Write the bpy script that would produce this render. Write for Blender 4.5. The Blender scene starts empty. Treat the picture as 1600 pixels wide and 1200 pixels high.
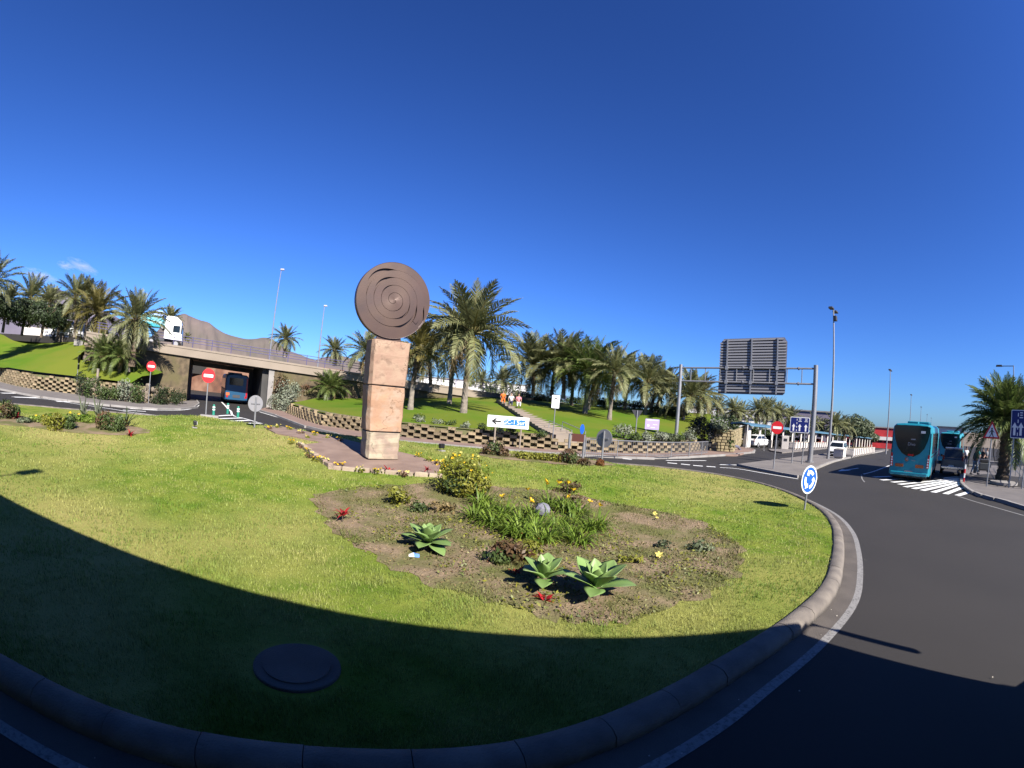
import bpy, bmesh, math, random
import numpy as np
from mathutils import Vector, Matrix, Euler
random.seed(7)
PI = math.pi
sc = bpy.context.scene
col = sc.collection

# ------------------------------------------------------------------ camera, world, sun, exposure
cam = bpy.data.cameras.new('camera')
cam.type = 'PANO'
cam.clip_start, cam.clip_end = 0.05, 20000
cam.sensor_width = 36
F_MM = 737*36/1600
try:
    cc = cam.cycles
    cc.panorama_type = 'FISHEYE_LENS_POLYNOMIAL'
except Exception:
    cc = cam
    cc.panorama_type = 'FISHEYE_LENS_POLYNOMIAL'
cc.fisheye_fov = math.radians(175)
cc.fisheye_polynomial_k0 = 0
cc.fisheye_polynomial_k1 = -1/F_MM
cc.fisheye_polynomial_k2 = 0
cc.fisheye_polynomial_k3 = 0
cc.fisheye_polynomial_k4 = 0
camo = bpy.data.objects.new('camera', cam)
col.objects.link(camo)
camo.matrix_world = Matrix.Translation((0, 0, 2.7)) @ Matrix.Rotation(PI/2+.0353, 4, 'X') @ Matrix.Rotation(.0814, 4, 'Z')
sc.camera = camo

SUN_EL, SUN_AZ = math.radians(36.9), math.radians(146)      # azimuth clockwise from +Y
world = bpy.data.worlds.new('World')
sc.world = world
world.use_nodes = True
wn = world.node_tree.nodes
sky = wn.new('ShaderNodeTexSky')
sky.sky_type = 'NISHITA'
sky.sun_disc = False
sky.sun_elevation, sky.sun_rotation = SUN_EL, SUN_AZ
sky.altitude, sky.air_density, sky.dust_density, sky.ozone_density = 0, 1.0, .35, 3.0
tint = wn.new('ShaderNodeMix')
tint.data_type, tint.blend_type = 'RGBA', 'MULTIPLY'
tint.inputs[0].default_value = 1
tint.inputs[7].default_value = (.262, .455, .87, 1)
gam = wn.new('ShaderNodeGamma'); gam.inputs['Gamma'].default_value = 1.2
world.node_tree.links.new(sky.outputs[0], gam.inputs['Color'])
world.node_tree.links.new(gam.outputs[0], tint.inputs[6])
world.node_tree.links.new(tint.outputs[2], wn['Background'].inputs[0])
wn['Background'].inputs[1].default_value = .05

sl = bpy.data.lights.new('sun', 'SUN')
sl.energy, sl.angle, sl.color = 5.0, math.radians(.5), (1, .94, .85)
so = bpy.data.objects.new('sun', sl)
col.objects.link(so)
sd = Vector((math.sin(SUN_AZ)*math.cos(SUN_EL), math.cos(SUN_AZ)*math.cos(SUN_EL), math.sin(SUN_EL)))
so.rotation_euler = sd.to_track_quat('Z', 'Y').to_euler()
so.location = (20, -30, 40)
sc.view_settings.view_transform = 'Standard'
sc.view_settings.look = 'None'
sc.view_settings.gamma = 1
sc.view_settings.exposure = 1.5
sc.cycles.volume_bounces = 2
sc.cycles.max_bounces = 5
sc.cycles.diffuse_bounces = 2
sc.cycles.transparent_max_bounces = 4

# ------------------------------------------------------------------ materials
def lin(c):
    "palette entries are noted for a neutral exposure; brought down to real-world reflectance here"
    if c is None: return None
    f = .62 if max(c) < .5 else .8
    return tuple(v*f for v in c)
def mat(name, c, rough=.75, crack=0, metal=0, c2=None, scale=6, bump=0, bscale=40, spec=.4, isl=0, objvar=0, detail=4, lo=.35, hi=.65, c3=None, s3=.6, two=False, emit=None):
    c, c2, c3 = lin(c), lin(c2), lin(c3)
    m = bpy.data.materials.new(name)
    m.use_nodes = True
    nt = m.node_tree; N = nt.nodes; L = nt.links
    b = N['Principled BSDF']
    b.inputs['Roughness'].default_value = rough
    b.inputs['Metallic'].default_value = metal
    b.inputs['Specular IOR Level'].default_value = spec
    out = None
    tc = N.new('ShaderNodeTexCoord')
    def noise(s, d):
        n = N.new('ShaderNodeTexNoise'); n.inputs['Scale'].default_value = s; n.inputs['Detail'].default_value = d
        L.new(tc.outputs['Object'], n.inputs['Vector']); return n
    def mix(fac, a, bcol):
        x = N.new('ShaderNodeMix'); x.data_type = 'RGBA'
        L.new(fac, x.inputs[0])
        for s, v in ((x.inputs[6], a), (x.inputs[7], bcol)):
            if isinstance(v, tuple): s.default_value = (*v[:3], 1)
            else: L.new(v, s)
        return x.outputs[2]
    def ramp(src, a, bb):
        r = N.new('ShaderNodeMapRange'); r.inputs[1].default_value = a; r.inputs[2].default_value = bb
        L.new(src, r.inputs[0]); return r.outputs[0]
    cur = c
    if c2 is not None:
        cur = mix(ramp(noise(scale, detail).outputs[0], lo, hi), c, c2)
    if c3 is not None:
        cur = mix(ramp(noise(s3, 3).outputs[0], .42, .62), cur, c3)
    if crack:
        vo = N.new('ShaderNodeTexVoronoi'); vo.feature = 'DISTANCE_TO_EDGE'; vo.inputs['Scale'].default_value = crack
        nd = noise(2.5, 4); av = N.new('ShaderNodeVectorMath'); av.operation = 'ADD'
        L.new(tc.outputs['Object'], av.inputs[0]); L.new(nd.outputs[1], av.inputs[1]); L.new(av.outputs[0], vo.inputs['Vector'])
        cur = mix(ramp(vo.outputs['Distance'], .0, .007), tuple(v*.45 for v in c), cur)
        cur = mix(ramp(noise(5, 6).outputs[0], .56, .74), cur, tuple(v*.62 for v in c))
    if isl:
        g = N.new('ShaderNodeNewGeometry')
        r = N.new('ShaderNodeMapRange'); r.inputs[3].default_value = 1-isl; r.inputs[4].default_value = 1+isl
        L.new(g.outputs['Random Per Island'], r.inputs[0])
        x = N.new('ShaderNodeVectorMath'); x.operation = 'SCALE'
        if isinstance(cur, tuple): x.inputs[0].default_value = cur[:3]
        else: L.new(cur, x.inputs[0])
        L.new(r.outputs[0], x.inputs['Scale']); cur = x.outputs[0]
    if objvar:
        g = N.new('ShaderNodeObjectInfo')
        r = N.new('ShaderNodeMapRange'); r.inputs[3].default_value = 1-objvar; r.inputs[4].default_value = 1+objvar
        L.new(g.outputs['Random'], r.inputs[0])
        x = N.new('ShaderNodeVectorMath'); x.operation = 'SCALE'
        if isinstance(cur, tuple): x.inputs[0].default_value = cur[:3]
        else: L.new(cur, x.inputs[0])
        L.new(r.outputs[0], x.inputs['Scale']); cur = x.outputs[0]
    if isinstance(cur, tuple): b.inputs['Base Color'].default_value = (*cur[:3], 1)
    else: L.new(cur, b.inputs['Base Color'])
    if bump:
        bn = N.new('ShaderNodeBump'); bn.inputs['Strength'].default_value = bump; bn.inputs['Distance'].default_value = .02
        L.new(noise(bscale, 5).outputs[0], bn.inputs['Height']); L.new(bn.outputs[0], b.inputs['Normal'])
    if emit:
        b.inputs['Emission Color'].default_value = (*emit, 1); b.inputs['Emission Strength'].default_value = 1
    return m
def leafmat(name, c, c2=None, isl=.35, trans=.25, rough=.55, scale=1.2, objvar=0, spec=.3):
    m = mat(name, c, rough, c2=c2, scale=scale, isl=isl, objvar=objvar, spec=spec)
    b = m.node_tree.nodes['Principled BSDF']
    tr = m.node_tree.nodes.new('ShaderNodeBsdfTranslucent')
    mx = m.node_tree.nodes.new('ShaderNodeMixShader'); mx.inputs[0].default_value = trans
    L = m.node_tree.links
    src = b.inputs['Base Color'].links[0].from_socket if b.inputs['Base Color'].is_linked else None
    if src: L.new(src, tr.inputs[0])
    else: tr.inputs[0].default_value = b.inputs['Base Color'].default_value
    L.new(b.outputs[0], mx.inputs[1]); L.new(tr.outputs[0], mx.inputs[2])
    L.new(mx.outputs[0], m.node_tree.nodes['Material Output'].inputs[0])
    return m

ASPH = mat('asphalt', (.0265, .0235, .0215), .85, c2=(.037, .0325, .029), scale=.3, bump=.35, bscale=120, c3=(.034, .030, .028), s3=38, spec=.3)
PAINT = mat('road_paint', (.72, .72, .70), .7, c2=(.5, .5, .49), scale=9, lo=.5, hi=.75)
OLDPAINT = mat('worn_paint', (.27, .26, .25), .8, c2=(.13, .125, .12), scale=25, lo=.45, hi=.7)
EARTH = mat('earth', (.16, .12, .08), .95, c2=(.22, .17, .12), scale=.05)
GRASS = mat('lawn_grass', (.115, .20, .018), .9, c2=(.235, .28, .046), scale=1.4, c3=(.37, .335, .11), s3=.15, bump=1, bscale=55, spec=.05)
GRASS_SMOOTH = mat('mown_lawn', (.095, .18, .014), .9, c2=(.135, .195, .022), scale=.35, c3=(.16, .19, .026), s3=.12, bump=.7, bscale=30, spec=.05)
BLADE = leafmat('grass_blade', (.145, .255, .022), (.42, .42, .13), isl=.65, trans=.3, scale=.55, rough=.6)
SOIL = mat('bed_soil', (.29, .215, .14), .95, c2=(.21, .155, .1), scale=2.2, bump=1, bscale=25, c3=(.15, .15, .055), s3=1.1, spec=.1)
KERB = mat('kerb_concrete', (.215, .185, .155), .9, c2=(.14, .12, .105), scale=3, bump=.5, bscale=45, objvar=.12)
GUTTER = mat('gutter_concrete', (.085, .072, .062), .9, c2=(.13, .11, .094), scale=1.5, bump=.5, bscale=60)
PINK = mat('pink_paving', (.31, .215, .165), .85, c2=(.23, .155, .12), scale=1.6, bump=.3, bscale=50)
REDPAVE = mat('reddish_paving', (.29, .19, .15), .9, c2=(.22, .15, .125), scale=.8, bump=.3, bscale=30)
GREYPAVE = mat('grey_paving', (.22, .195, .175), .9, c2=(.17, .15, .14), scale=.7, bump=.3, bscale=40)
DARKPAVE = mat('dark_paving', (.13, .115, .11), .9, c2=(.17, .15, .14), scale=.9, bump=.3, bscale=40)
CONC = mat('concrete', (.34, .32, .30), .9, c2=(.27, .25, .235), scale=1.2, bump=.3, bscale=30)
CONCW = mat('pale_concrete', (.33, .27, .215), .9, c2=(.28, .23, .18), scale=.5, bump=.3, bscale=12)
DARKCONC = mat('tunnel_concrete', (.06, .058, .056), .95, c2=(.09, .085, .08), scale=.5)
BLOCK = mat('wall_block', (.35, .27, .16), .9, c2=(.25, .19, .115), scale=5, bump=.8, bscale=24, objvar=.28)
BACKING = mat('wall_backing', (.17, .125, .07), .95, c2=(.12, .13, .05), scale=1.5, bump=1, bscale=15)
ROCKWALL = mat('rough_rock_wall', (.17, .125, .075), .95, c2=(.09, .068, .042), scale=2.5, bump=1, bscale=6, c3=(.13, .11, .05), s3=.7)
RUBBLE = mat('rubble', (.26, .21, .16), .9, c2=(.16, .13, .1), scale=2, bump=.5, bscale=10, objvar=.25)
YSTONE = mat('yellow_stone', (.31, .25, .14), .9, c2=(.22, .18, .1), scale=3, bump=.6, bscale=14, isl=.2, objvar=.2)
def sandstone(name, c, c2, c3): return mat(name, c, .8, crack=.42, c2=c2, scale=1.3, bump=.5, bscale=11, c3=c3, s3=2.6, spec=.25)
SAND_TOP = sandstone('pink_sandstone', (.40, .255, .18), (.34, .205, .145), (.41, .28, .195))
SAND_MID = sandstone('orange_sandstone', (.44, .265, .165), (.38, .22, .14), (.43, .30, .215))
SAND_LOW = sandstone('pale_sandstone', (.46, .39, .28), (.41, .32, .22), (.33, .24, .185))
RUST = mat('weathered_steel', (.078, .040, .032), .45, metal=.3, c2=(.055, .031, .027), scale=1.3, c3=(.09, .05, .034), s3=.8, bump=.05, bscale=30)
GALV = mat('galvanised_steel', (.42, .42, .43), .45, metal=.6, c2=(.36, .36, .37), scale=3)
ALU = mat('grey_aluminium', (.36, .355, .37), .5, metal=.35)
ALUD = mat('blue_grey_and_shade_sheet', (.17, .17, .22), .6, metal=.2)
WHITE = mat('white_paint', (.74, .74, .72), .5)
WHITEC = mat('white_concrete', (.56, .51, .46), .85, c2=(.6, .55, .5), scale=3, objvar=.07)
BLACK = mat('black_plastic', (.012, .012, .013), .5)
DARKGREY = mat('dark_grey', (.05, .05, .055), .5)
RED = mat('sign_red', (.52, .015, .02), .4)
BLUE = mat('sign_blue', (.012, .09, .52), .4)
NAVY = mat('sign_navy', (.012, .02, .16), .4)
BRBLUE = mat('bright_blue', (.02, .16, .55), .4)
MAUVE = mat('mauve_grey_wall', (.24, .21, .27), .8)
LILAC = mat('lilac_panel', (.40, .32, .58), .5)
BROWN = mat('brown_panel', (.10, .03, .018), .5)
GREENB = mat('bollard_green', (.02, .25, .17), .5)
TEAL = mat('teal_paint', (.018, .27, .36), .3, spec=.5)
TEALL = mat('light_teal_paint', (.05, .40, .48), .3, spec=.5)
NAVYBUS = mat('deep_blue_paint', (.012, .075, .16), .35)
ORANGE = mat('orange_panel', (.48, .13, .03), .5)
GLASS = mat('dark_glass', (.012, .016, .018), .08, spec=.6)
GLASSB = mat('brown_glass', (.05, .03, .025), .12, spec=.6)
REDL = mat('red_lamp', (.45, .01, .012), .25)
WHITEL = mat('white_lamp', (.8, .78, .78), .2)
TYRE = mat('tyre', (.015, .015, .015), .8)
SILVER = mat('grey_car_paint', (.16, .17, .18), .35, metal=.4)
CHROME = mat('bright_metal', (.6, .6, .6), .2, metal=.9)
CARW = mat('white_car_paint', (.75, .75, .74), .25)
REDB = mat('red_cladding', (.55, .03, .035), .6, c2=(.45, .025, .03), scale=.3)
WALLW = mat('white_wall', (.68, .66, .63), .85)
CANOPY = mat('canopy_blue', (.09, .20, .28), .5)
RAIL = mat('purple_rail', (.10, .09, .22), .5)
REDEARTH = mat('red_rock_wall', (.20, .085, .052), .95, c2=(.10, .05, .035), scale=1.1, bump=1, bscale=4, c3=(.27, .15, .1), s3=.4)
HILLM = mat('hill_ground', (.165, .13, .115), .95, c2=(.13, .12, .09), scale=.006, c3=(.2, .155, .14), s3=.004, bump=0)
HILLF = mat('hazed_far_hill', (.17, .15, .19), .95, c2=(.14, .125, .17), scale=.004)  # distance haze is put into the colour as a bluish purple tint
SKIN = mat('skin', (.45, .27, .19), .6)
HAIR = mat('dark_hair', (.03, .02, .015), .6)
def cloth(n, c): return mat(n, c, .85)
C_OR, C_WH, C_PK, C_NV, C_TQ, C_JN, C_BK, C_GY = (cloth('orange_cloth', (.62, .14, .02)), cloth('white_cloth', (.7, .7, .68)), cloth('pink_cloth', (.6, .22, .25)), cloth('navy_cloth', (.03, .04, .1)),
    cloth('turquoise_cloth', (.05, .36, .42)), cloth('pale_denim', (.35, .42, .52)), cloth('black_cloth', (.02, .02, .022)), cloth('grey_cloth', (.2, .2, .21)))

# ------------------------------------------------------------------ mesh helpers
class MB:
    def __init__(s): s.v = []; s.f = []; s.m = []; s.cur = 0; s.T = None
    def add(s, vs, fs):
        o = len(s.v)
        for v in vs:
            v = Vector(v)
            if s.T is not None: v = s.T @ v
            s.v.append(v[:])
        for f in fs: s.f.append(tuple(i+o for i in f)); s.m.append(s.cur)
        return s
    def mat(s, i): s.cur = i; return s
    def box(s, c, d, rz=0, top=1.0):
        x, y, z = (a/2 for a in d); ca, sa = math.cos(rz), math.sin(rz)
        vs = []
        for k in (-1, 1):
            q = top if k > 0 else 1
            for a, b in ((-1, -1), (1, -1), (1, 1), (-1, 1)):
                X, Y = a*x*q, b*y*q
                vs.append((c[0]+X*ca-Y*sa, c[1]+X*sa+Y*ca, c[2]+k*z))
        return s.add(vs, [(3, 2, 1, 0), (4, 5, 6, 7), (0, 1, 5, 4), (1, 2, 6, 5), (2, 3, 7, 6), (3, 0, 4, 7)])
    def cyl(s, p0, p1, r0, r1=None, n=10, cap=True):
        return s.tube([p0, p1], [r0, r0 if r1 is None else r1], n, cap)
    def tube(s, pts, rad, n=8, cap=True):
        pts = [Vector(p) for p in pts]
        if not isinstance(rad, (list, tuple)): rad = [rad]*len(pts)
        vs = []; fs = []
        for i, p in enumerate(pts):
            t = (pts[min(i+1, len(pts)-1)]-pts[max(i-1, 0)]).normalized()
            a = t.orthogonal().normalized() if abs(t.z) < .95 else Vector((1, 0, 0))
            a = (a-t*a.dot(t)).normalized(); b = t.cross(a)
            for k in range(n):
                an = 2*PI*k/n
                vs.append(p+(a*math.cos(an)+b*math.sin(an))*rad[i])
        for i in range(len(pts)-1):
            for k in range(n):
                fs.append((i*n+k, i*n+(k+1) % n, (i+1)*n+(k+1) % n, (i+1)*n+k))
        if cap: fs.append(tuple(range(n-1, -1, -1))); fs.append(tuple(range((len(pts)-1)*n, len(pts)*n)))
        return s.add(vs, fs)
    def prism(s, poly, z0, z1):
        n = len(poly); z0 = z0 if callable(z0) else (lambda x, y, z=z0: z); z1 = z1 if callable(z1) else (lambda x, y, z=z1: z)
        vs = [(p[0], p[1], z0(p[0], p[1])) for p in poly]+[(p[0], p[1], z1(p[0], p[1])) for p in poly]
        A = sum(poly[i][0]*poly[(i+1) % n][1]-poly[(i+1) % n][0]*poly[i][1] for i in range(n))
        top = tuple(range(n, 2*n)); bot = tuple(range(n-1, -1, -1))
        sides = [(i, (i+1) % n, n+(i+1) % n, n+i) for i in range(n)]
        if A < 0: top, bot, sides = top[::-1], bot[::-1], [f[::-1] for f in sides]
        return s.add(vs, [top, bot]+sides)
    def plate(s, poly, y0, y1):
        "polygon in local x,z extruded along y; y0 is the front (towards -y)"
        n = len(poly)
        vs = [(p[0], y0, p[1]) for p in poly]+[(p[0], y1, p[1]) for p in poly]
        A = sum(poly[i][0]*poly[(i+1) % n][1]-poly[(i+1) % n][0]*poly[i][1] for i in range(n))
        fr = tuple(range(n)); bk = tuple(range(2*n-1, n-1, -1)); sd_ = [(i, n+i, n+(i+1) % n, (i+1) % n) for i in range(n)]
        if A < 0: fr, bk, sd_ = fr[::-1], bk[::-1], [f[::-1] for f in sd_]
        return s.add(vs, [fr, bk]+sd_)
    def loft(s, rings, cap=True):
        n = len(rings[0]); vs = [p for r in rings for p in r]; fs = []
        for i in range(len(rings)-1):
            for k in range(n): fs.append((i*n+k, i*n+(k+1) % n, (i+1)*n+(k+1) % n, (i+1)*n+k))
        if cap: fs.append(tuple(range(n-1, -1, -1))); fs.append(tuple(range((len(rings)-1)*n, len(rings)*n)))
        return s.add(vs, fs)
    def sphere(s, c, r, n=8, m=6, sx=1, sy=1, sz=1):
        rings = []
        for i in range(1, m):
            a = PI*i/m; rings.append([(c[0]+sx*r*math.sin(a)*math.cos(2*PI*k/n), c[1]+sy*r*math.sin(a)*math.sin(2*PI*k/n), c[2]-sz*r*math.cos(a)) for k in range(n)])
        return s.loft(rings)
    def build(s, name, mats, parent=None, smooth=False, bevel=0, seg=2):
        me = bpy.data.meshes.new(name)
        me.from_pydata(s.v, [], s.f)
        for m in (mats if isinstance(mats, (list, tuple)) else [mats]): me.materials.append(m)
        if any(s.m): me.polygons.foreach_set('material_index', s.m)
        if bevel:
            bm = bmesh.new(); bm.from_mesh(me)
            bmesh.ops.bevel(bm, geom=[e for e in bm.edges if e.calc_face_angle(0) > .5], offset=bevel, segments=seg, affect='EDGES', profile=.5)
            bm.to_mesh(me); bm.free()
        if smooth: me.polygons.foreach_set('use_smooth', [True]*len(me.polygons))
        me.update()
        return link(name, me, parent)
def link(name, me, parent=None):
    o = bpy.data.objects.new(name, me); col.objects.link(o)
    if parent is not None: o.parent = parent
    return o
def empty(name, loc=(0, 0, 0), rz=0):
    o = bpy.data.objects.new(name, None); o.empty_display_size = .2; col.objects.link(o)
    o.location = loc; o.rotation_euler = (0, 0, rz); return o
def tag(o, label, cat, group=None):
    o['label'] = label; o['category'] = cat
    if group: o['group'] = group
    return o
def thing(name, loc, rz, label, cat, group=None): return tag(empty(name, loc, rz), label, cat, group)
def struct(o): o['kind'] = 'structure'; return o
def stuff(o): o['kind'] = 'stuff'; return o
KIDS = {}
def kids_of(o): return [c for c in bpy.data.objects if c.parent == o]
def copy_tree(o, loc=None, rz=None, label=None, parent=None, kidmap=None):
    c = o.copy(); col.objects.link(c)
    if parent is not None: c.parent = parent
    if loc is not None: c.location = loc
    if rz is not None: c.rotation_euler = (0, 0, rz)
    if label: c['label'] = label
    for ch in o.children: copy_tree(ch, parent=c)
    return c
def npmesh(name, V, Fc, mats, parent=None, nv=4, mi=None, smooth=False):
    "fast mesh from numpy arrays; Fc is (n, nv)"
    V = np.asarray(V, np.float32); Fc = np.asarray(Fc, np.int32)
    me = bpy.data.meshes.new(name)
    me.vertices.add(len(V)); me.vertices.foreach_set('co', V.ravel())
    n = len(Fc); me.loops.add(n*nv); me.loops.foreach_set('vertex_index', Fc.ravel())
    me.polygons.add(n); me.polygons.foreach_set('loop_start', np.arange(n, dtype=np.int32)*nv)
    try: me.polygons.foreach_set('loop_total', np.full(n, nv, dtype=np.int32))
    except Exception: pass
    for m in (mats if isinstance(mats, (list, tuple)) else [mats]): me.materials.append(m)
    if mi is not None: me.polygons.foreach_set('material_index', np.asarray(mi, np.int32))
    me.polygons.foreach_set('use_smooth', np.full(n, bool(smooth)))
    me.update(calc_edges=True); me.validate()
    return link(name, me, parent)
def text_into(mb, txt, x, z, size, y, depth=.004):
    "flat lettering standing in the local x,z plane, front at y"
    cu = bpy.data.curves.new('t', 'FONT'); cu.body = txt; cu.size = size; cu.align_x = 'CENTER'; cu.align_y = 'CENTER'; cu.resolution_u = 3; cu.offset = size*.008
    o = bpy.data.objects.new('t', cu); col.objects.link(o)
    dg = bpy.context.evaluated_depsgraph_get(); me = o.evaluated_get(dg).to_mesh()
    mb.add([(x+v.co.x, y, z+v.co.y) for v in me.vertices], [tuple(p.vertices) for p in me.polygons])
    o.evaluated_get(dg).to_mesh_clear(); bpy.data.objects.remove(o); bpy.data.curves.remove(cu)
def circ(cx, cz, r, n=28, a0=0, a1=2*PI): return [(cx+r*math.cos(a0+(a1-a0)*k/n), cz+r*math.sin(a0+(a1-a0)*k/n)) for k in range(n)]
def rrect(cx, cz, w, h, r=.03):
    p = []
    for (sx, sz, a) in ((1, 1, 0), (-1, 1, 90), (-1, -1, 180), (1, -1, 270)):
        for k in range(4):
            an = math.radians(a+30*k); p.append((cx+sx*(w/2-r)+r*math.cos(an), cz+sz*(h/2-r)+r*math.sin(an)))
    return p
def resample(P, step):
    out = []; acc = 0
    for (a, b) in zip(P, P[1:]):
        a, b = Vector(a[:2]), Vector(b[:2]); L = (b-a).length; t = -acc
        while True:
            t += step if out else 0
            if not out and t == 0: out.append((a.copy(), (b-a).normalized())); continue
            if t > L: break
            out.append((a+(b-a)*(t/L), (b-a).normalized()))
        acc = L-(t-step)
    return out
def smoothline(P, n=6, closed=False):
    Q = [Vector(p) for p in P]; N = len(Q); out = []
    g = (lambda i: Q[i % N]) if closed else (lambda i: Q[max(0, min(N-1, i))])
    for i in range(N if closed else N-1):
        a, b, c, d = g(i-1), g(i), g(i+1), g(i+2)
        for k in range(n):
            t = k/n
            out.append(.5*((2*b)+(c-a)*t+(2*a-5*b+4*c-d)*t*t+(3*b-a-3*c+d)*t**3))
    if not closed: out.append(Q[-1])
    return out
def inside(poly, x, y):
    c = False; n = len(poly); j = n-1
    for i in range(n):
        xi, yi = poly[i][0], poly[i][1]; xj, yj = poly[j][0], poly[j][1]
        if (yi > y) != (yj > y) and x < (xj-xi)*(y-yi)/(yj-yi)+xi: c = not c
        j = i
    return c
def S(t):
    t = min(1.0, max(0.0, t)); return t*t*(3-2*t)
def z_island(x, y):
    return .55*S((y-8)/9)*(1-S((y-20)/2.3))*S((x+21)/6)*(1-S((x-2)/6))
CWALL = [(-19.3,38.0),(-15.8,33.6),(-12.7,30.2),(-9.5,28.8),(-6.3,28.1),(-2.7,27.9),(0.8,28.2),(3.0,28.2),(6.7,29.0),(9.5,30.2),(13.2,32.6),(16.2,36.0)]
LWALL = [(-62,28.5),(-52,26.2),(-46.4,24.9),(-42,24.4),(-39,24.5),(-36.7,25.8),(-34.8,26.9),(-32.5,27.9),(-29.6,28.3),(-28.2,29.6),(-28.6,33.5)]
def dist_poly(P, x, y):
    "signed distance to an open polyline, positive on its far (left-hand) side"
    best, side = 1e9, 1
    for (ax, ay), (bx, by) in zip(P, P[1:]):
        dx, dy = bx-ax, by-ay
        t = max(0, min(1, ((x-ax)*dx+(y-ay)*dy)/(dx*dx+dy*dy)))
        d = ((x-ax-t*dx)**2+(y-ay-t*dy)**2)**.5
        if d < best-1e-9: best = d; side = 1 if dx*(y-ay)-dy*(x-ax) >= 0 else -1
    return best*side
def z_lawn(x, y):
    d = max(0, dist_poly(CWALL, x, y))
    return .74+.085*min(d, 26)+.004*max(0, d-26)
def z_bank(x, y):
    d = max(0, dist_poly(LWALL, x, y))
    return 1.3+.31*min(d, 12.6)
def z_road(x, y):
    q = .826*x+.563*y-33
    return -.15 if q <= 0 else -.15-.028*min(q*q/(q+6), 160)


# ------------------------------------------------------------------ the ground
def grid_mesh(name, xs, ys, zf, m, keep=None):
    V = [(x, y, zf(x, y)) for y in ys for x in xs]; nx = len(xs); Fc = []
    for j in range(len(ys)-1):
        for i in range(nx-1):
            if keep is None or keep((xs[i]+xs[i+1])/2, (ys[j]+ys[j+1])/2): Fc.append((j*nx+i, j*nx+i+1, (j+1)*nx+i+1, (j+1)*nx+i))
    return npmesh(name, V, Fc, m)
def spaced(a, b, near, far): 
    return sorted(set([-9000, -4000, -1500, -700]+list(range(a, b+1, near))+[b+60, b+160, 700, 1500, 4000, 9000]))
struct(grid_mesh('ground', spaced(-300, 300, 20, 0), spaced(-300, 300, 20, 0), lambda x, y: z_road(x, y)-.22, EARTH))
struct(grid_mesh('road', list(range(-80, 241, 5)), list(range(-60, 241, 5)), z_road, ASPH))

# traffic island: outline of the grass edge, near side first
OUT = [(-27.5, 11.5), (-24.5, 6.2), (-19, 3.2), (-13.5, 1.75), (-9, 1.45), (-6.5, 1.55), (-4.3, 1.95), (-2.6, 2.25), (-1.1, 2.68), (.35, 3.12), (1.7, 3.85), (2.6, 4.42), (3.9, 5.2), (5.3, 6.2), (6.45, 7.38), (7.65, 8.8),
       (8.8, 10.35), (9.8, 12.2), (10.4, 14.2), (10.7, 16.2), (10.55, 18.3), (9.7, 20.3), (8.0, 21.9), (5.5, 22.65), (1.5, 22.9), (-3.5, 23.0), (-8.7, 23.2), (-14.0, 23.6), (-18.2, 22.6), (-21.3, 20.4), (-23.9, 17.6), (-26.4, 14.8)]
RING = smoothline(OUT, 8, True)
def offset_ring(d):
    n = len(RING); out = []
    for i in range(n):
        t = (RING[(i+1) % n]-RING[i-1]).normalized(); out.append(RING[i]+Vector((t.y, -t.x))*d)
    return out
NR = len(RING); CEN = Vector((-7, 12.5))
RAD = [0, .1, .2, .3, .4, .5, .58, .66, .74, .8, .86, .91, .95, .98, 1.0]
V = []; Fc = []
for r in RAD:
    for p in RING:
        q = CEN+(p-CEN)*r; V.append((q.x, q.y, z_island(q.x, q.y)))
for i in range(len(RAD)-1):
    for k in range(NR): Fc.append((i*NR+k, (i+1)*NR+k, (i+1)*NR+(k+1) % NR, i*NR+(k+1) % NR))
lawn = struct(npmesh('island_lawn', V, Fc, GRASS, smooth=True))
def ring_strip(name, d0, d1, z0, z1, m):
    a, b = offset_ring(d0), offset_ring(d1)
    V = [(p.x, p.y, z0) for p in a]+[(p.x, p.y, z1) for p in b]
    return struct(npmesh(name, V, [(k, NR+k, NR+(k+1) % NR, (k+1) % NR) for k in range(NR)], m))
kerb = ring_strip('kerb', -.02, .34, -.136, -.136, GUTTER)
ring_strip('gutter', .30, .62, -.132, -.140, GUTTER)
ring_strip('edge_line', .60, .75, -.1395, -.1445, OLDPAINT)
# kerbstones, one by one round the island
PROF = [(.0, -.13), (.0, .015), (.035, .045), (.13, .055), (.23, .035), (.295, -.02), (.32, -.13)]
cum = [0]
for k in range(NR): cum.append(cum[-1]+(RING[(k+1) % NR]-RING[k]).length)
TOT = cum[-1]; NS = int(TOT/.8)
def ring_at(s):
    s %= TOT
    lo = 0
    import bisect
    i = bisect.bisect_right(cum, s)-1; i = min(i, NR-1)
    a, b = RING[i], RING[(i+1) % NR]; t = (s-cum[i])/max(1e-6, cum[i+1]-cum[i])
    tan = (RING[(i+2) % NR]-RING[i-1]).normalized()
    return a+(b-a)*t, Vector((tan.y, -tan.x))
for j in range(NS):
    s0, s1 = TOT*j/NS+.004, TOT*(j+1)/NS-.004
    dz, dr = random.uniform(-.005, .005), random.uniform(-.005, .005)
    rings = []
    for q in range(5):
        p, n = ring_at(s0+(s1-s0)*q/4)
        rings.append([(p.x+n.x*(o+dr), p.y+n.y*(o+dr), z+(dz if z > -.1 else 0)) for o, z in PROF])
    ob = MB().loft(rings).build('kerbstone', KERB, kerb)
    ob.data.polygons.foreach_set('use_smooth', [len(p.vertices) == 4 for p in ob.data.polygons])
    capv = {v for p in ob.data.polygons if len(p.vertices) > 4 for v in p.vertices}
    for e_ in ob.data.edges:
        i_, j_ = e_.vertices
        if i_ in capv and j_ in capv and abs(i_//7-j_//7) == 0: e_.use_edge_sharp = True

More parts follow.
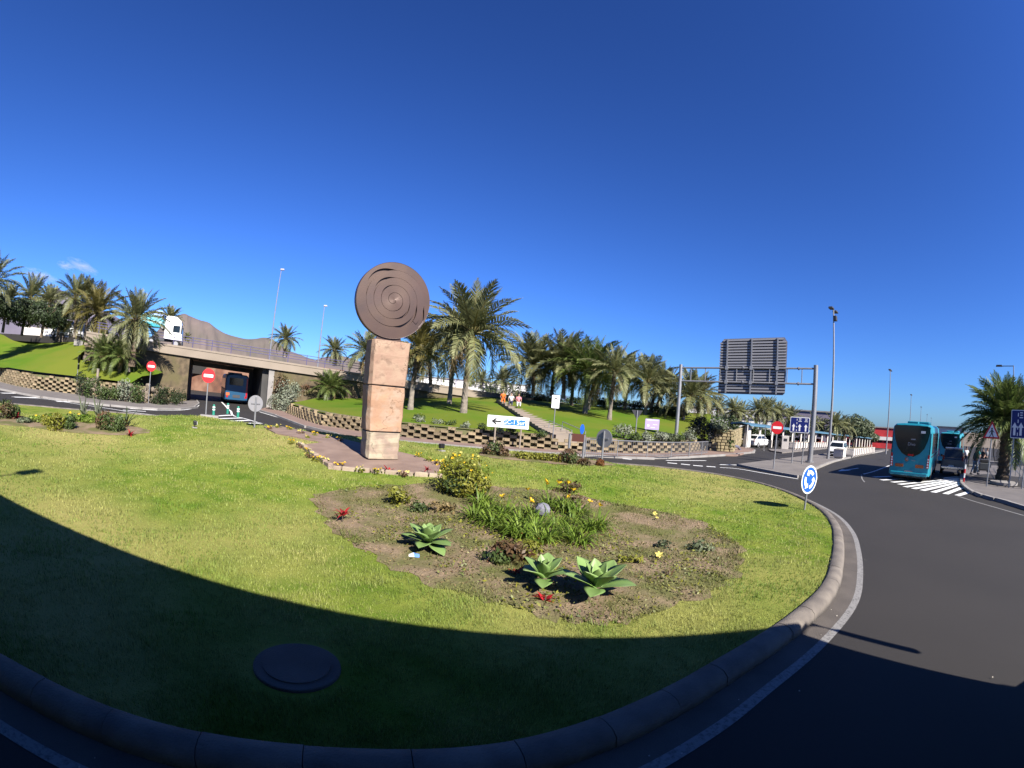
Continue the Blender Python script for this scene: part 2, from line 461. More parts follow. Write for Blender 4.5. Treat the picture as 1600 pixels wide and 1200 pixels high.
# planted beds and the paved slab
BED = [Vector(p) for p in ((-3.94, 9.36), (-4.31, 10.29), (-3.67, 11.43), (-2.49, 12.23), (-1.17, 12.75), (0.23, 12.88), (1.64, 12.73), (2.77, 12.09), (4.04, 11.51), (4.85, 10.8), (5.11, 9.47), (4.89, 8.45), (4.15, 7.21), (3.29, 6.41), (2.34, 5.79), (1.52, 5.35), (1.03, 5.38), (0.57, 5.61), (-0.28, 5.99), (-1.16, 6.46), (-2.03, 7.12), (-2.91, 8.01))]
BED = smoothline(BED, 5, True)
LBED = smoothline([Vector(p) for p in ((-23.85, 11.13), (-22.57, 12.07), (-19.96, 12.88), (-16.82, 13.29), (-14.86, 13.86), (-13.59, 13.95), (-12.92, 13.16), (-13.53, 12.29), (-15.16, 11.33), (-17.25, 10.81), (-18.62, 9.97), (-20.02, 9.02))], 4, True)
FBED = smoothline([Vector(p) for p in ((-1.11, 18.81), (0.23, 18.88), (1.78, 18.92), (3.93, 19.73), (4.55, 19.35), (2.57, 17.01), (0.92, 16.94), (-0.72, 17.34))], 4, True)
def patch(name, ring, m, rag=.12, up=.012):
    n = len(ring); c = sum(ring, Vector((0, 0)))/n; rr = [0, .25, .5, .75, .9, 1]
    jit = [1+random.uniform(-rag, rag)*.35 for _ in ring]
    V = []; Fc = []
    for r in rr:
        for k, p in enumerate(ring):
            q = c+(p-c)*r*(1 if r < .9 else jit[k]); V.append((q.x, q.y, z_island(q.x, q.y)+up*(1 if r < 1 else .3)+(random.uniform(-.006, .006) if 0 < r < 1 else 0)))
    for i in range(len(rr)-1):
        for k in range(n): Fc.append((i*n+k, (i+1)*n+k, (i+1)*n+(k+1) % n, i*n+(k+1) % n))
    return struct(npmesh(name, V, Fc, m, smooth=True))
patch('flower_bed', BED, SOIL, up=.022)
patch('flower_bed', LBED, SOIL, up=.03)
patch('flower_bed', FBED, SOIL, up=.03)
SLAB = [Vector(p) for p in ((-7.13, 15.26), (-4.95, 12.88), (-3.45, 13.11), (-1.95, 13.38), (-2.02, 14.82), (-3.18, 15.84), (-4.73, 16.83), (-7.17, 18.46), (-10.38, 19.94), (-10.82, 18.97), (-9.28, 17.27), (-6.72, 16.35))]
slabo = struct(MB().prism(SLAB, lambda x, y: z_island(x, y)-.1, lambda x, y: z_island(x, y)+.05).build('paved_slab', PINK))
# border stones of the slab, along its near edges
bord = ((-7.13, 15.26), (-5.87, 13.8), (-4.92, 12.81), (-4.16, 12.91), (-3.43, 13.04), (-2.69, 13.13), (-1.93, 13.26))
for p, t in resample(bord, .42):
    a = math.atan2(t.y, t.x)+random.uniform(-.05, .05)
    MB().box((p.x, p.y, z_island(p.x, p.y)+.035), (.39, .17+random.uniform(-.02, .02), .16+random.uniform(-.03, .02)), a, .94).build('border_stone', SAND_LOW, slabo, bevel=.012, seg=1)

# ------------------------------------------------------------------ banks, lawns
D0 = Vector((-38, 30.85)); DE = Vector((.8, .6)); DN = Vector((-.6, .8))
def bank_sheet(name, P, dirf, zf, m, dists, step=.8, deckclip=True):
    "lawn sheet running back from a wall line"
    pts = [p for p, t in resample(P, step)]+[Vector(P[-1])]; V = []; Fc = []; n = len(dists)
    for i, p in enumerate(pts):
        d = dirf(i/(len(pts)-1))
        for s in dists:
            q = p+d*s; r_ = q-D0; v = r_.dot(DN); u = r_.dot(DE)
            if deckclip and u > -1.5 and v > -.25: q = q-d*((v+.25)/d.dot(DN))
            V.append((q.x, q.y, zf(q.x, q.y)))
    for i in range(len(pts)-1):
        for k in range(n-1): Fc.append((i*n+k, (i+1)*n+k, (i+1)*n+k+1, i*n+k+1))
    return struct(npmesh(name, V, Fc, m, smooth=True))
bank_sheet('left_lawn', [(-95, 30)]+LWALL[:9], lambda f: Vector((-.42+.1*max(0, f-.5)*2, .92)).normalized(), z_bank, GRASS_SMOOTH, [.3, .9, 1.6, 2.4, 3.4, 4.5, 6, 8, 10, 12, 14, 16, 20, 30, 45])
bank_sheet('centre_lawn', CWALL, lambda f: Vector((.46*f, 1)).normalized(), z_lawn, GRASS_SMOOTH, [.35, .9, 1.6, 2.5, 3.6, 5, 7, 9, 12, 15, 18, 21, 24, 26, 28, 32, 38, 46])

# pavements
CSIDE = ((-21.99, 37.42), (-19.2, 34.96), (-13.52, 28.72), (-10.78, 26.61), (-8.95, 25.04)) + ((-6.8, 25.9), (-3.2, 26.05), (.3, 26.3), (4, 26.5), (7.9, 27.0), (11, 28.6), (14.6, 31.0), (17.4, 33.0), (20.5, 36.0), (22.5, 39.0))
back = [(22, 42), (17.5, 37)]+[(x, y+.15) for x, y in CWALL[::-1]]+[(-23.8, 42.2)]
MB().prism(list(CSIDE)+back, -.4, -.03).build('pavement', REDPAVE)['kind'] = 'structure'
LSIDE = [(-62, 24.4), (-52, 22.9), (-45, 21.6)]+list(((-38.1, 20.28), (-33.1, 20.65), (-30.09, 21.76), (-27.6, 22.98), (-25.53, 24.38), (-24.41, 26.0), (-24.01, 28.53), (-24.75, 31.25), (-27.84, 36.0), (-30.39, 38.95)))
MB().prism(LSIDE+[(-30.3, 37.0), (-28.5, 33.5)]+LWALL[::-1][1:], -.4, -.03).build('pavement', GREYPAVE)['kind'] = 'structure'
def edge_stones(name, P, parent, m, step=1.0, w=.14, z=-.012, h=.2):
    for p, t in resample(P, step):
        q = p+t*step*.5
        MB().box((q.x, q.y, z_road(q.x, q.y)+.15+z-h/2), (step-.012, w, h), math.atan2(t.y, t.x)).build(name, m, parent)
kc = struct(MB().box((0, 24, -1), (.2, .2, .2)).build('kerb', CONC))
edge_stones('kerbstone', CSIDE, kc, CONC, 1.2)
edge_stones('kerbstone', LSIDE[2:13], kc, CONC, 1.2)

# refuge in the road junction
REF = smoothline([Vector(p) for p in ((13.71, 25.64), (14.15, 23.42), (15.1, 20.87), (17.14, 22.89), (24.4, 29.55), (33.55, 37.5), (49.08, 50.67), (80.81, 77.46))], 4)+[Vector(p) for p in ((95.3, 91.39), (52.31, 56.28), (39.44, 46.65), (31.73, 40.18), (22.45, 32.23), (16.83, 27.97))]
zr = lambda x, y: z_road(x, y)+.12
ref = struct(MB().prism(REF, lambda x, y: z_road(x, y)-.1, zr).build('refuge_pavement', GREYPAVE))
edge_stones('kerbstone', REF[:27], ref, CONC, 1.0, z=-.015)
# strip for the second row of planters
ROW2 = ((25.33, 40.44), (25.52, 38.7), (35.95, 48.65), (55.22, 67.28), (104.77, 113.0), (133.29, 143.83), (67.37, 82.15), (42.08, 56.99), (30.09, 45.7), (27.23, 44.16))
struct(MB().prism(ROW2, lambda x, y: z_road(x, y)-.1, zr).build('planter_strip', GREYPAVE))
# right-hand pavement
RSIDE = smoothline([Vector(p) for p in ((35.74, 24.9), (30.72, 21.26), (26.32, 18.13), (24.24, 16.56), (22.18, 14.61), (21.14, 13.04), (20.77, 11.86), (19.97, 9.96))], 4)
RSIDE += [Vector((20.5, 7.0)), Vector((21.5, 2)), Vector((60, 2)), Vector((60, 30)), Vector((44, 30.2))]
rpave = struct(MB().prism(RSIDE, lambda x, y: z_road(x, y)-.1, lambda x, y: z_road(x, y)+.14).build('pavement', DARKPAVE))
edge_stones('kerbstone', RSIDE[:30], rpave, CONC, 1.0, z=.0, w=.2)
# far kerb on the junction to the car park
struct(MB().prism(((14.61, 31.67), (16.94, 32.04), (18.73, 34.12), (20.65, 38.17), (21.1, 42.13), (17.49, 35.7)), lambda x, y: z_road(x, y)-.1, zr).build('pavement', REDPAVE))

# ------------------------------------------------------------------ road paint
def paint(name, poly, m=PAINT, up=.006):
    p = [Vector(a) for a in poly]
    A = sum(p[i].x*p[(i+1) % len(p)].y-p[(i+1) % len(p)].x*p[i].y for i in range(len(p)))
    if A < 0: p = p[::-1]
    me = bpy.data.meshes.new(name); me.from_pydata([(a.x, a.y, z_road(a.x, a.y)+up) for a in p], [], [tuple(range(len(p)))]); me.materials.append(m)
    return struct(link(name, me))
def dash(a, b, w=.15, m=PAINT, name='lane_dash'):
    a, b = Vector(a), Vector(b); n = (b-a).normalized(); n = Vector((-n.y, n.x))*w/2
    return paint(name, [a-n, b-n, b+n, a+n], m)
def line(P, w=.13, m=PAINT, name='road_line'):
    P = smoothline([Vector(p) for p in P], 4)
    V = []; Fc = []
    for i, p in enumerate(P):
        t = (P[min(i+1, len(P)-1)]-P[max(i-1, 0)]).normalized(); n = Vector((-t.y, t.x))*w/2
        for s in (-1, 1):
            q = p+n*s; V.append((q.x, q.y, z_road(q.x, q.y)+.0055))
    for i in range(len(P)-1): Fc.append((2*i, 2*i+2, 2*i+3, 2*i+1))
    return struct(npmesh(name, V, Fc, m))
for a, b, w in (((-35.32, 18.95), (-35.55, 20.59), 0.5), ((-32.39, 18.54), (-32.29, 21.52), 0.5), ((-29.8, 20.83), (-29.5, 22.46), 0.45), ((-27.69, 22.75), (-27.28, 24.4), 0.4), ((-25.2, 24.28), (-24.09, 26.1), 0.3), ((-24.45, 22.87), (-23.5, 24.24), 0.3)): dash(a, b, w)
line(((-32.59, 18.42), (-31.23, 21.01), (-28.72, 21.5), (-26.52, 22.1), (-24.79, 22.44), (-22.97, 22.57), (-20.96, 23.75), (-20.21, 26.74), (-19.94, 30.12)), .16)
line(((-25.54, 24.4), (-24.11, 25.7), (-23.84, 28.35), (-24.72, 31.04), (-26.55, 34.18), (-29.07, 37.59)), .15)
line(((-30.45, 43.48), (-26.6, 38.7), (-23.77, 35.11), (-22.23, 33.25), (-20.54, 30.87), (-19.48, 29.7), (-18.27, 29.05), (-16.26, 27.61)), .17)
line(((-21.4, 36.56), (-17.07, 32.69), (-13.79, 29.32), (-11.59, 27.54)), .14)
for a, b in (((-19.04, 24.51), (-18.49, 29.05)), ((-17.65, 24.9), (-17.26, 28.13)), ((-16.33, 25.54), (-15.85, 27.43)), ((-19.98, 27.36), (-20.17, 30.2))): dash(a, b, .4, name='hatch_stripe')
for a, b in (((5.44, 27.26), (5.86, 27.05)), ((6.13, 27.07), (6.61, 26.96)), ((6.76, 26.76), (7.25, 26.55)), ((9.2, 25.77), (9.71, 25.54)), ((9.92, 25.45), (10.38, 25.19)), ((10.52, 25.04), (11.03, 24.82)), ((11.26, 24.8), (11.77, 24.66))): dash(a, b, .3)
dash(*((9.54, 27.0), (12.63, 28.0)), .2, name='road_line'); dash(*((12.69, 25.99), (14.57, 26.13)), .25, name='road_line')
line(((11.99, 24.51), (12.97, 24.14), (13.67, 22.59), (14.63, 20.37)), .14)
def arrow(a, b, w=.16):
    a, b = Vector(a), Vector(b); d = (b-a); L = d.length; d /= L; n = Vector((-d.y, d.x))
    paint('lane_arrow', [a-n*w*.5, a+d*L*.6-n*w*.5, a+d*L*.6-n*w*2.2, b, a+d*L*.6+n*w*2.2, a+d*L*.6+n*w*.5, a+n*w*.5])
arrow(*((23.73, 25.62), (20.21, 23.77)))
for a, b in (((20.85, 21.01), (22.56, 21.14)), ((20.26, 19.73), (24.1, 20.19)), ((20.28, 18.84), (29.21, 20.29)), ((20.0, 18.02), (28.23, 19.59)), ((19.54, 17.15), (27.7, 19.16)), ((19.51, 16.51), (26.95, 18.63)), ((19.55, 15.9), (25.94, 17.91)), ((19.66, 15.24), (25.01, 17.2)), ((19.93, 14.63), (23.37, 15.99)), ((20.2, 14.04), (22.13, 14.62))): dash(a, b, .34, name='hatch_stripe')
line(((21.2, 22.34), (24.36, 24.29), (30.62, 28.92)), .13); line(((20.89, 22.19), (19.3, 20.4), (18.29, 19.09)), .08, OLDPAINT)
line(((20.07, 13.94), (19.49, 12.58), (19.08, 11.27), (18.42, 9.13)), .12, OLDPAINT)

# ------------------------------------------------------------------ underpass, deck and motorway
D0 = Vector((-38, 30.85)); DE = Vector((.8, .6)); DN = Vector((-.6, .8))
def dk(u, v, z): p = D0+DE*u+DN*v; return (p.x, p.y, z)
ztop = lambda u: 5.2-.042*u
U0, U1, DW = 9.9, 18.0, 11.5
bridge = thing('bridge', dk(14, 0, 0), 0, 'concrete motorway bridge with dark underpass and rough stone abutments', 'bridge')
inv = Matrix.Translation(-Vector(dk(14, 0, 0)))
def bmb():
    m = MB(); m.T = inv; return m
def slab_uv(m, u0, u1, v0, v1, za, zb, n=8):
    rings = []
    for i in range(n+1):
        u = u0+(u1-u0)*i/n
        rings.append([dk(u, v0, za(u)), dk(u, v1, za(u)), dk(u, v1, zb(u)), dk(u, v0, zb(u))])
    return m.loft(rings)
m = bmb(); slab_uv(m, -1, 74, -.25, DW, lambda u: ztop(u)-.72, ztop); m.build('deck', CONCW, bridge)
m = bmb(); slab_uv(m, -1, 74, -.30, .05, lambda u: ztop(u)-.02, lambda u: ztop(u)+.16); m.build('parapet', CONCW, bridge)
m = bmb()
slab_uv(m, -1, U0, .0, .5, lambda u: -.3, lambda u: ztop(u)-.73); m.build('abutment', ROCKWALL, bridge)
m = bmb(); slab_uv(m, U1+.55, 46, .0, .5, lambda u: -.3, lambda u: ztop(u)-.73); m.build('abutment', ROCKWALL, bridge)
m = bmb(); slab_uv(m, U1, U1+.55, -.04, DW, lambda u: -.3, lambda u: ztop(u)-.73); m.build('tunnel_wall', CONC, bridge)
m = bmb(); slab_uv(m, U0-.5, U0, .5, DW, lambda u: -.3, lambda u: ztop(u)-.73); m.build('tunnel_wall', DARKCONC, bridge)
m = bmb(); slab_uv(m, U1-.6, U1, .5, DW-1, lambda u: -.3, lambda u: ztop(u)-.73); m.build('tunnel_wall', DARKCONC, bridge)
m = bmb(); slab_uv(m, U0, U1, DW-.2, DW+.5, lambda u: ztop(u)-1.28, lambda u: ztop(u)-.73); m.build('end_beam', CONC, bridge)
m = bmb(); slab_uv(m, 17.0, 17.5, DW-.1, DW+.4, lambda u: -.3, lambda u: ztop(u)-1.2); m.build('end_pier', CONC, bridge)
# approach embankments behind the abutments
m = MB(); slab_uv(m, -1, U0-.5, .5, DW, lambda u: -.4, lambda u: ztop(u)-.74); struct(m.build('embankment', EARTH))
m = MB(); slab_uv(m, U1+.55, 74, .5, DW, lambda u: -.4, lambda u: ztop(u)-.74); struct(m.build('embankment', EARTH))
m = MB(); slab_uv(m, -1, 74, .3, DW-.3, lambda u: ztop(u)+.001, lambda u: ztop(u)+.012); struct(m.build('motorway', ASPH))
struct(MB().prism([dk(-1, .3, 0)[:2], dk(-1, 42, 0)[:2], (-140, 75), (-110, 40), (-75, 37.2), (-52, 37.4), (-47, 36.6)], 4.4, 5.25).build('motorway', ASPH))
m = MB(); slab_uv(m, -25, 60, 33, 47, lambda u: 2.5, lambda u: max(3.2, ztop(u)-.75)); struct(m.build('motorway', ASPH))
# rails on the deck: a purple fence with posts
m = bmb()
for h in (.45, .7, .95):
    m.tube([dk(u, -.12, ztop(u)+.16+h) for u in range(0, 75, 3)], .03, 5)
rail = m.build('handrail', RAIL, bridge)
mb = MB().cyl((0, 0, 0), (0, 0, 1.0), .035, n=6); post = None
for i in range(38):
    u = .3+i*1.95; p = Vector(dk(u, -.12, ztop(u)+.15))+Vector(inv.translation)
    if post is None: post = mb.build('rail_post', RAIL, bridge); post.location = p
    else:
        o = post.copy(); col.objects.link(o); o.location = p
# red cutting and ground beyond the underpass
m = MB(); rings = []
for i in range(13):
    a = i/12; x, y = -62+a*36, 62+a*9-10*math.sin(a*PI)*.2
    rings.append([(x, y, -.3), (x-2, y+4, -.3), (x-2, y+4, 5.3), (x-.9, y+.9, 5.3+random.uniform(-.3, .3)), (x-.3, y+.3, 2.4+random.uniform(-.3, .3))])
m.loft(rings); tag(m.build('retaining_wall', REDEARTH), 'reddish rock wall seen through the underpass', 'wall')
m = MB().tube(((-35.06, 43.9, 0.7), (-30.64, 43.99, 0.7)), .06, 6)
for p in ((-34.7, 43.94), (-33.81, 44.03), (-32.83, 44.12), (-31.87, 44.19)): m.cyl((*p, -.15), (*p, .72), .05, n=6)

# ------------------------------------------------------------------ block walls (every block a part)
bm_ = MB()
def block_mesh():
    m = MB()
    m.box((0, 0, -.012), (.43, .34, .15)); m.box((0, -.155, .075), (.43, .05, .03)); m.box((-.195, .0, .075), (.04, .26, .03)); m.box((.195, .0, .075), (.04, .26, .03))
    return m
def block_wall(P, rows, label, rowh=.188, pitch=.83, lean=.055, maxn=300, uneven=0):
    w = thing('block_wall', (P[0][0], P[0][1], -.1), 0, label, 'wall', 'planter block walls')
    off = Vector((P[0][0], P[0][1], -.1))
    pts = resample(P, pitch); src = None; n = 0
    m = MB(); Q = [Vector(p) for p in P]; V = []
    for i, p in enumerate(Q):
        t = (Q[min(i+1, len(Q)-1)]-Q[max(i-1, 0)]).normalized(); nn = Vector((-t.y, t.x))
        for k, (d, z) in enumerate(((.17, -.2), (.19+lean*rows, rows*rowh-.05), (.75+lean*rows, rows*rowh-.02))):
            q = p+nn*d-off.xy; V.append((q.x, q.y, z))
    Fc = []
    for i in range(len(Q)-1):
        for k in range(2): Fc.append((i*3+k, (i+1)*3+k, (i+1)*3+k+1, i*3+k+1))
    npmesh('backing', V, Fc, BACKING, w)
    for r in range(rows):
        for i, (p, t) in enumerate(pts):
            if n >= maxn: break
            if uneven and random.random() < uneven and r >= rows-1: continue
            q = p+t*((.415 if r % 2 else 0)+random.uniform(-.012, .012))+Vector((-t.y, t.x))*(lean*r+random.uniform(-.015, .02))-off.xy
            if src is None: src = block_mesh().build('block', BLOCK, w); o = src
            else: o = src.copy(); col.objects.link(o)
            o.location = (q.x, q.y, r*rowh+.09); o.rotation_euler = (random.uniform(-.02, .02), random.uniform(-.02, .02), math.atan2(t.y, t.x)+random.uniform(-.03, .03)); n += 1
    return w
WALLS = []
block_wall([p for p in LWALL if -57 < p[0]], 7, 'tall checkerboard wall of hollow planter blocks below left lawn', uneven=.35)
block_wall(CWALL[:9], 5, 'long checkerboard wall of tan planter blocks below palm lawn', uneven=.4)
block_wall(CWALL[8:], 5, 'low planter block wall behind the grey pedestrian railing', uneven=.4)

# rough stone pier and return wall
def stone_wall(P, h, label, name='stone_wall', thick=.6):
    w = thing(name, (P[0][0], P[0][1], -.3), 0, label, 'wall'); off = Vector((P[0][0], P[0][1]))
    L = 0
    for (a, b) in zip(P, P[1:]):
        a, b = Vector(a), Vector(b); t = (b-a).normalized(); n = Vector((-t.y, t.x)); ln = (b-a).length
        c = (a+b)/2-off; MB().box((c.x, c.y, h/2), (ln, thick*.7, h-.1), math.atan2(t.y, t.x)).build('core', BACKING, w)
        z = .0
        while z < h:
            s = random.uniform(-.2, 0); hh = random.uniform(.17, .28)
            while s < ln:
                l = random.uniform(.25, .5)
                for side in (-1,):
                    q = a+t*(s+l/2)+n*side*thick*.33-off
                    m = MB().box((q.x, q.y, z+hh/2), (l-.03, random.uniform(.2, .34), hh-.03), math.atan2(t.y, t.x)+random.uniform(-.08, .08), random.uniform(.85, .98))
                    m.build('stone', YSTONE, w, bevel=.03, seg=1)
                s += l
            z += hh
    return w
PA = (16.22, 35.12); PB = (17.65, 34.69); PC = (38.74, 70.32)
stone_wall([PA, PB], 2.0, 'end pier of rough yellow stone with creeper at the lawn corner')
stone_wall([PB, ((PB[0]+PC[0])/2, (PB[1]+PC[1])/2), PC], 1.9, 'low rough yellow stone wall running back towards blue carport')
# rubble heap on the bank beside the left abutment
rub = thing('rubble_heap', dk(1.5, -.9, 3.0), 0, 'heap of pale broken rocks at left abutment of the bridge', 'rocks')
for i in range(46):
    a, b = random.random(), random.random(); u = -1+a*5.5; v = -.3-b*1.3
    p = Vector(dk(u, v, 0)); z = 4.5-b*1.6-u*.28-3.0+random.uniform(-.2, .2)
    m = MB().sphere((0, 0, 0), random.uniform(.14, .32), 6, 4, random.uniform(.8, 1.3), 1, random.uniform(.6, .9))
    o = m.build('rock', RUBBLE, rub); o.location = (p.x-rub.location.x, p.y-rub.location.y, z); o.rotation_euler = (random.random()*3, random.random()*3, random.random()*3)

# ------------------------------------------------------------------ statue: three stone blocks and a steel disc
SX, SY, SZ = (-4.14, 14.96, 0.48)
statue = thing('statue', (SX, SY, SZ+.03), .27+.28, 'sculpture of three stacked sandstone blocks carrying rusty brown spiral disc', 'sculpture')
def stone_block(z0, z1, w, d, w2, d2, m, jit):
    rings = []
    for i in range(7):
        t = i/6; z = z0+(z1-z0)*t; W = (w+(w2-w)*t)/2; D = (d+(d2-d)*t)/2; ch = .07
        r = [(-W+ch, -D), (W-ch*.6, -D), (W, -D+ch), (W, D-ch), (W-ch, D), (-W+ch, D), (-W, D-ch), (-W-.02, -D+ch*2.2)]
        e = .022 if 0 < i < 6 else .035
        rings.append([(x+random.uniform(-e, e)*jit, y+random.uniform(-e, e)*jit, z+random.uniform(-.02, .02)*(jit if i in (0, 6) else 1)) for x, y in r])
    m = MB().loft(rings)
    ob = m.build('stone_block', SM, statue, bevel=.018, seg=2)
    return ob
H1, H2 = 4.25-SZ, 6.92-SZ
for (a, b, w, w2, m) in ((0, .84, 1.07, 1.06, SAND_LOW), (.875, 2.3, 1.15, 1.2, SAND_MID), (2.335, H1, 1.2, 1.27, SAND_TOP)):
    SM = m; stone_block(a, b, w, .95, w2, .98, m, .7)
for z in (.857, 2.317): MB().box((0, 0, z), (1.0, .82, .05)).build('joint', DARKGREY, statue)
RD = (H2-H1-.12)/2; CZ = H1+.1+RD
DY = -.12
m = MB(); m.plate(circ(0, CZ, RD, 72), DY+.09, DY+.24)       # back plate
m.plate([(-.46, H1-.01), (.46, H1-.01), (.36, H1+.26), (-.36, H1+.26)], DY+.07, DY+.2)
disc = m.build('disc', RUST, statue)
# spiral band standing proud of the back plate: a groove of varying width stays between its turns
TURNS = 4.3; RS_ = RD*.86; K = RS_/(TURNS*2*PI)
N = 400; V = []; Fc = []; PH = math.radians(135)
def groove(th, r): return r*(.24*max(0, math.cos(2*(th-PH)))**1.5*(r/RD)**1.4)+.012*max(0, 1-1.1*r/RD)+.003
for i in range(N+1):
    th = TURNS*2*PI*i/N; ang = 1.2-th; r_out = K*th; r_in = max(0.0, K*(th-2*PI))
    r_in = r_in+groove(ang, r_in) if r_in > .02 else r_in
    r_in = min(r_in, max(0, r_out-.004)); ca, sa = math.cos(ang), math.sin(ang); yf = DY+.012*math.sin(ang-.6)
    for r, y in ((r_in, DY+.1), (r_in, yf), (r_out, yf), (r_out, DY+.1)): V.append((ca*r, y, CZ+sa*r))
for i in range(4, N):
    for k in range(3): Fc.append((4*i+k, 4*i+k+1, 4*i+4+k+1, 4*i+4+k))
npmesh('spiral', V, [f[::-1] for f in Fc], RUST, statue)
V = []; Fc = []; n = 120
for k in range(n+1):
    ang = 1.2-TURNS*2*PI-2*PI*k/n; th = TURNS*2*PI+2*PI*k/n; r_in = K*(th-2*PI); r_in += groove(ang, r_in); ca, sa = math.cos(ang), math.sin(ang)
    for r, y in ((r_in, DY+.1), (r_in, DY+.008), (RD-.01, DY+.008), (RD-.01, DY+.1)): V.append((ca*r, y, CZ+sa*r))
for i in range(n):
    for k in range(3): Fc.append((4*i+k, 4*i+k+1, 4*i+4+k+1, 4*i+4+k))
npmesh('outer_ring', V, [f[::-1] for f in Fc], RUST, statue)
rim = MB(); R2 = []
for k in range(72):
    a = 2*PI*k/72; R2.append([(math.cos(a)*r, y, CZ+math.sin(a)*r) for r, y in ((RD-.05, DY+.02), (RD+.005, DY+.01), (RD+.01, DY+.25), (RD-.05, DY+.25))])
rim.loft(R2+[R2[0]], cap=False).build('rim', RUST, statue)

# ------------------------------------------------------------------ manhole and spotlights on the island
MX, MY = (-1.8, 3.66)
mh = thing('manhole', (MX, MY, z_island(MX, MY)), 0, 'round concrete manhole cover set in shaded near lawn', 'manhole')
MB().cyl((0, 0, -.1), (0, 0, .035), .43, n=40).build('collar', GUTTER, mh, bevel=.012)
MB().cyl((0, 0, .03), (0, 0, .05), .33, n=36).build('cover', GUTTER, mh)
for i, (q, lab) in enumerate(zip(((-12.27, 15.64, 0.52), (-2.47, 17.87, 0.55)), ('small floodlight on the lawn left of the statue', 'small floodlight on lawn right of the statue, before the block wall'))):
    t = thing('floodlight', q, [2.4, -2.2][i], lab, 'floodlight', 'island floodlights')
    MB().box((0, 0, .02), (.22, .2, .04)).build('base', CONC, t)
    MB().tube([(-.1, 0, .04), (-.1, 0, .16), (.1, 0, .16), (.1, 0, .04)], .014, 5).build('bracket', BLACK, t)
    MB().box((0, -.02, .2), (.22, .14, .17)).build('housing', BLACK, t, bevel=.02)
    MB().box((0, -.095, .2), (.18, .012, .13)).build('lens', WHITEL, t)

# ------------------------------------------------------------------ signs
def post(t, h, r=.04, x=0, m=GALV, z0=-.05): return MB().cyl((x, .03, z0), (x, .03, h), r, n=10).build('post', m, t)
def face(v): return v
def facing(p, extra=0):
    "rotation that turns local -y towards the camera seat, plus extra radians"
    return math.atan2(p[1], p[0])-PI/2+extra
def disc_sign(loc, rz, h, r, label, kind, group=None, post_r=.04, cat='road sign'):
    t = thing('road_sign', loc, rz, label, cat, group)
    post(t, h+ (r*.85 if kind == 'back' else -r*.2), post_r) if kind != 'back' else MB().cyl((0, -.05, -.05), (0, -.05, h+r*.8), post_r, n=10).build('post', GALV, t)
    fm = {'noentry': RED, 'round': WHITE, 'back': ALU, 'blueback': BLUE}[kind]
    MB().plate(circ(0, h, r, 36), -.014, .006).build('plate', fm if kind != 'back' else ALU, t)
    if kind == 'noentry':
        MB().plate(circ(0, h, r, 36), .007, .012).build('back', ALU, t)
        MB().plate(rrect(0, h, r*1.42, r*.4, .02), -.02, -.0145).build('bar', WHITE, t)
    if kind == 'round':
        MB().plate(circ(0, h, r*.89, 36), -.018, -.0145).build('field', BLUE, t)
        for k in range(3):
            a0 = math.radians(38+120*k); a1 = a0+math.radians(72); ro, ri = r*.66, r*.42; n = 8
            poly = [(ro*math.cos(a0+(a1-a0)*i/n), h+ro*math.sin(a0+(a1-a0)*i/n)) for i in range(n+1)]
            poly += [(ri*math.cos(a1-(a1-a0)*i/n), h+ri*math.sin(a1-(a1-a0)*i/n)) for i in range(n+1)]
            MB().plate(poly, -.022, -.0185).build('arrow', WHITE, t)
            tip = a1+math.radians(30)
            MB().plate([(r*.8*math.cos(a1), h+r*.8*math.sin(a1)), (r*.54*math.cos(tip), h+r*.54*math.sin(tip)), (r*.28*math.cos(a1), h+r*.28*math.sin(a1))], -.0224, -.0182).build('arrowhead', WHITE, t)
    if kind == 'back':
        for z in (0,): MB().box((0, -.03, h+z*r*1.4), (r*1.2, .03, .05)).build('bracket', GALV, t)
    return t
RS = (9.32, 12.36, 0.0)
disc_sign(RS, math.radians(180-161), .95, .44, 'blue roundabout sign with three white arrows on short post by right kerb', 'round', post_r=.035)
p = (-16.95, 22.65, 0.1)
ne = disc_sign((*p[:2], -.12), facing(p, -.1), 2.7, .40, 'red no entry sign standing in a pale concrete block before the underpass', 'noentry', 'no entry signs')
zz = (-16.84, 22.77)
cb = thing('concrete_block', (p[0]+.35, p[1]-.1, -.15), facing(p)-.05, 'pale rectangular concrete block holding no entry sign at the island edge', 'concrete block')
MB().box((0, 0, .28), (1.1, .5, .56)).build('block', CONC, cb, bevel=.03)
p = (-27.77, 28.91)
disc_sign((*p, -.03), facing(p, .12), 2.85, .40, 'red no entry sign on the left pavement before the shrub wall', 'noentry', 'no entry signs')
p = (-1875.79, 1942.01)
p = (15.02, 23.54, -0.15)
disc_sign(p, facing(p, .05), 2.45, .36, 'red no entry sign at left tip of the junction refuge', 'noentry', 'no entry signs')
p = (-11.04, 18.47, 0.55)
disc_sign(p, facing(p, .35), 1.05, .36, 'grey back of a round sign on left edge of the island', 'back', 'sign backs')
p = (4.16, 20.05, 0.39)
disc_sign((p[0], p[1], p[2]), facing(p, -.55), 1.0, .40, 'grey back of a round sign on the far edge before the railing', 'back', 'sign backs')
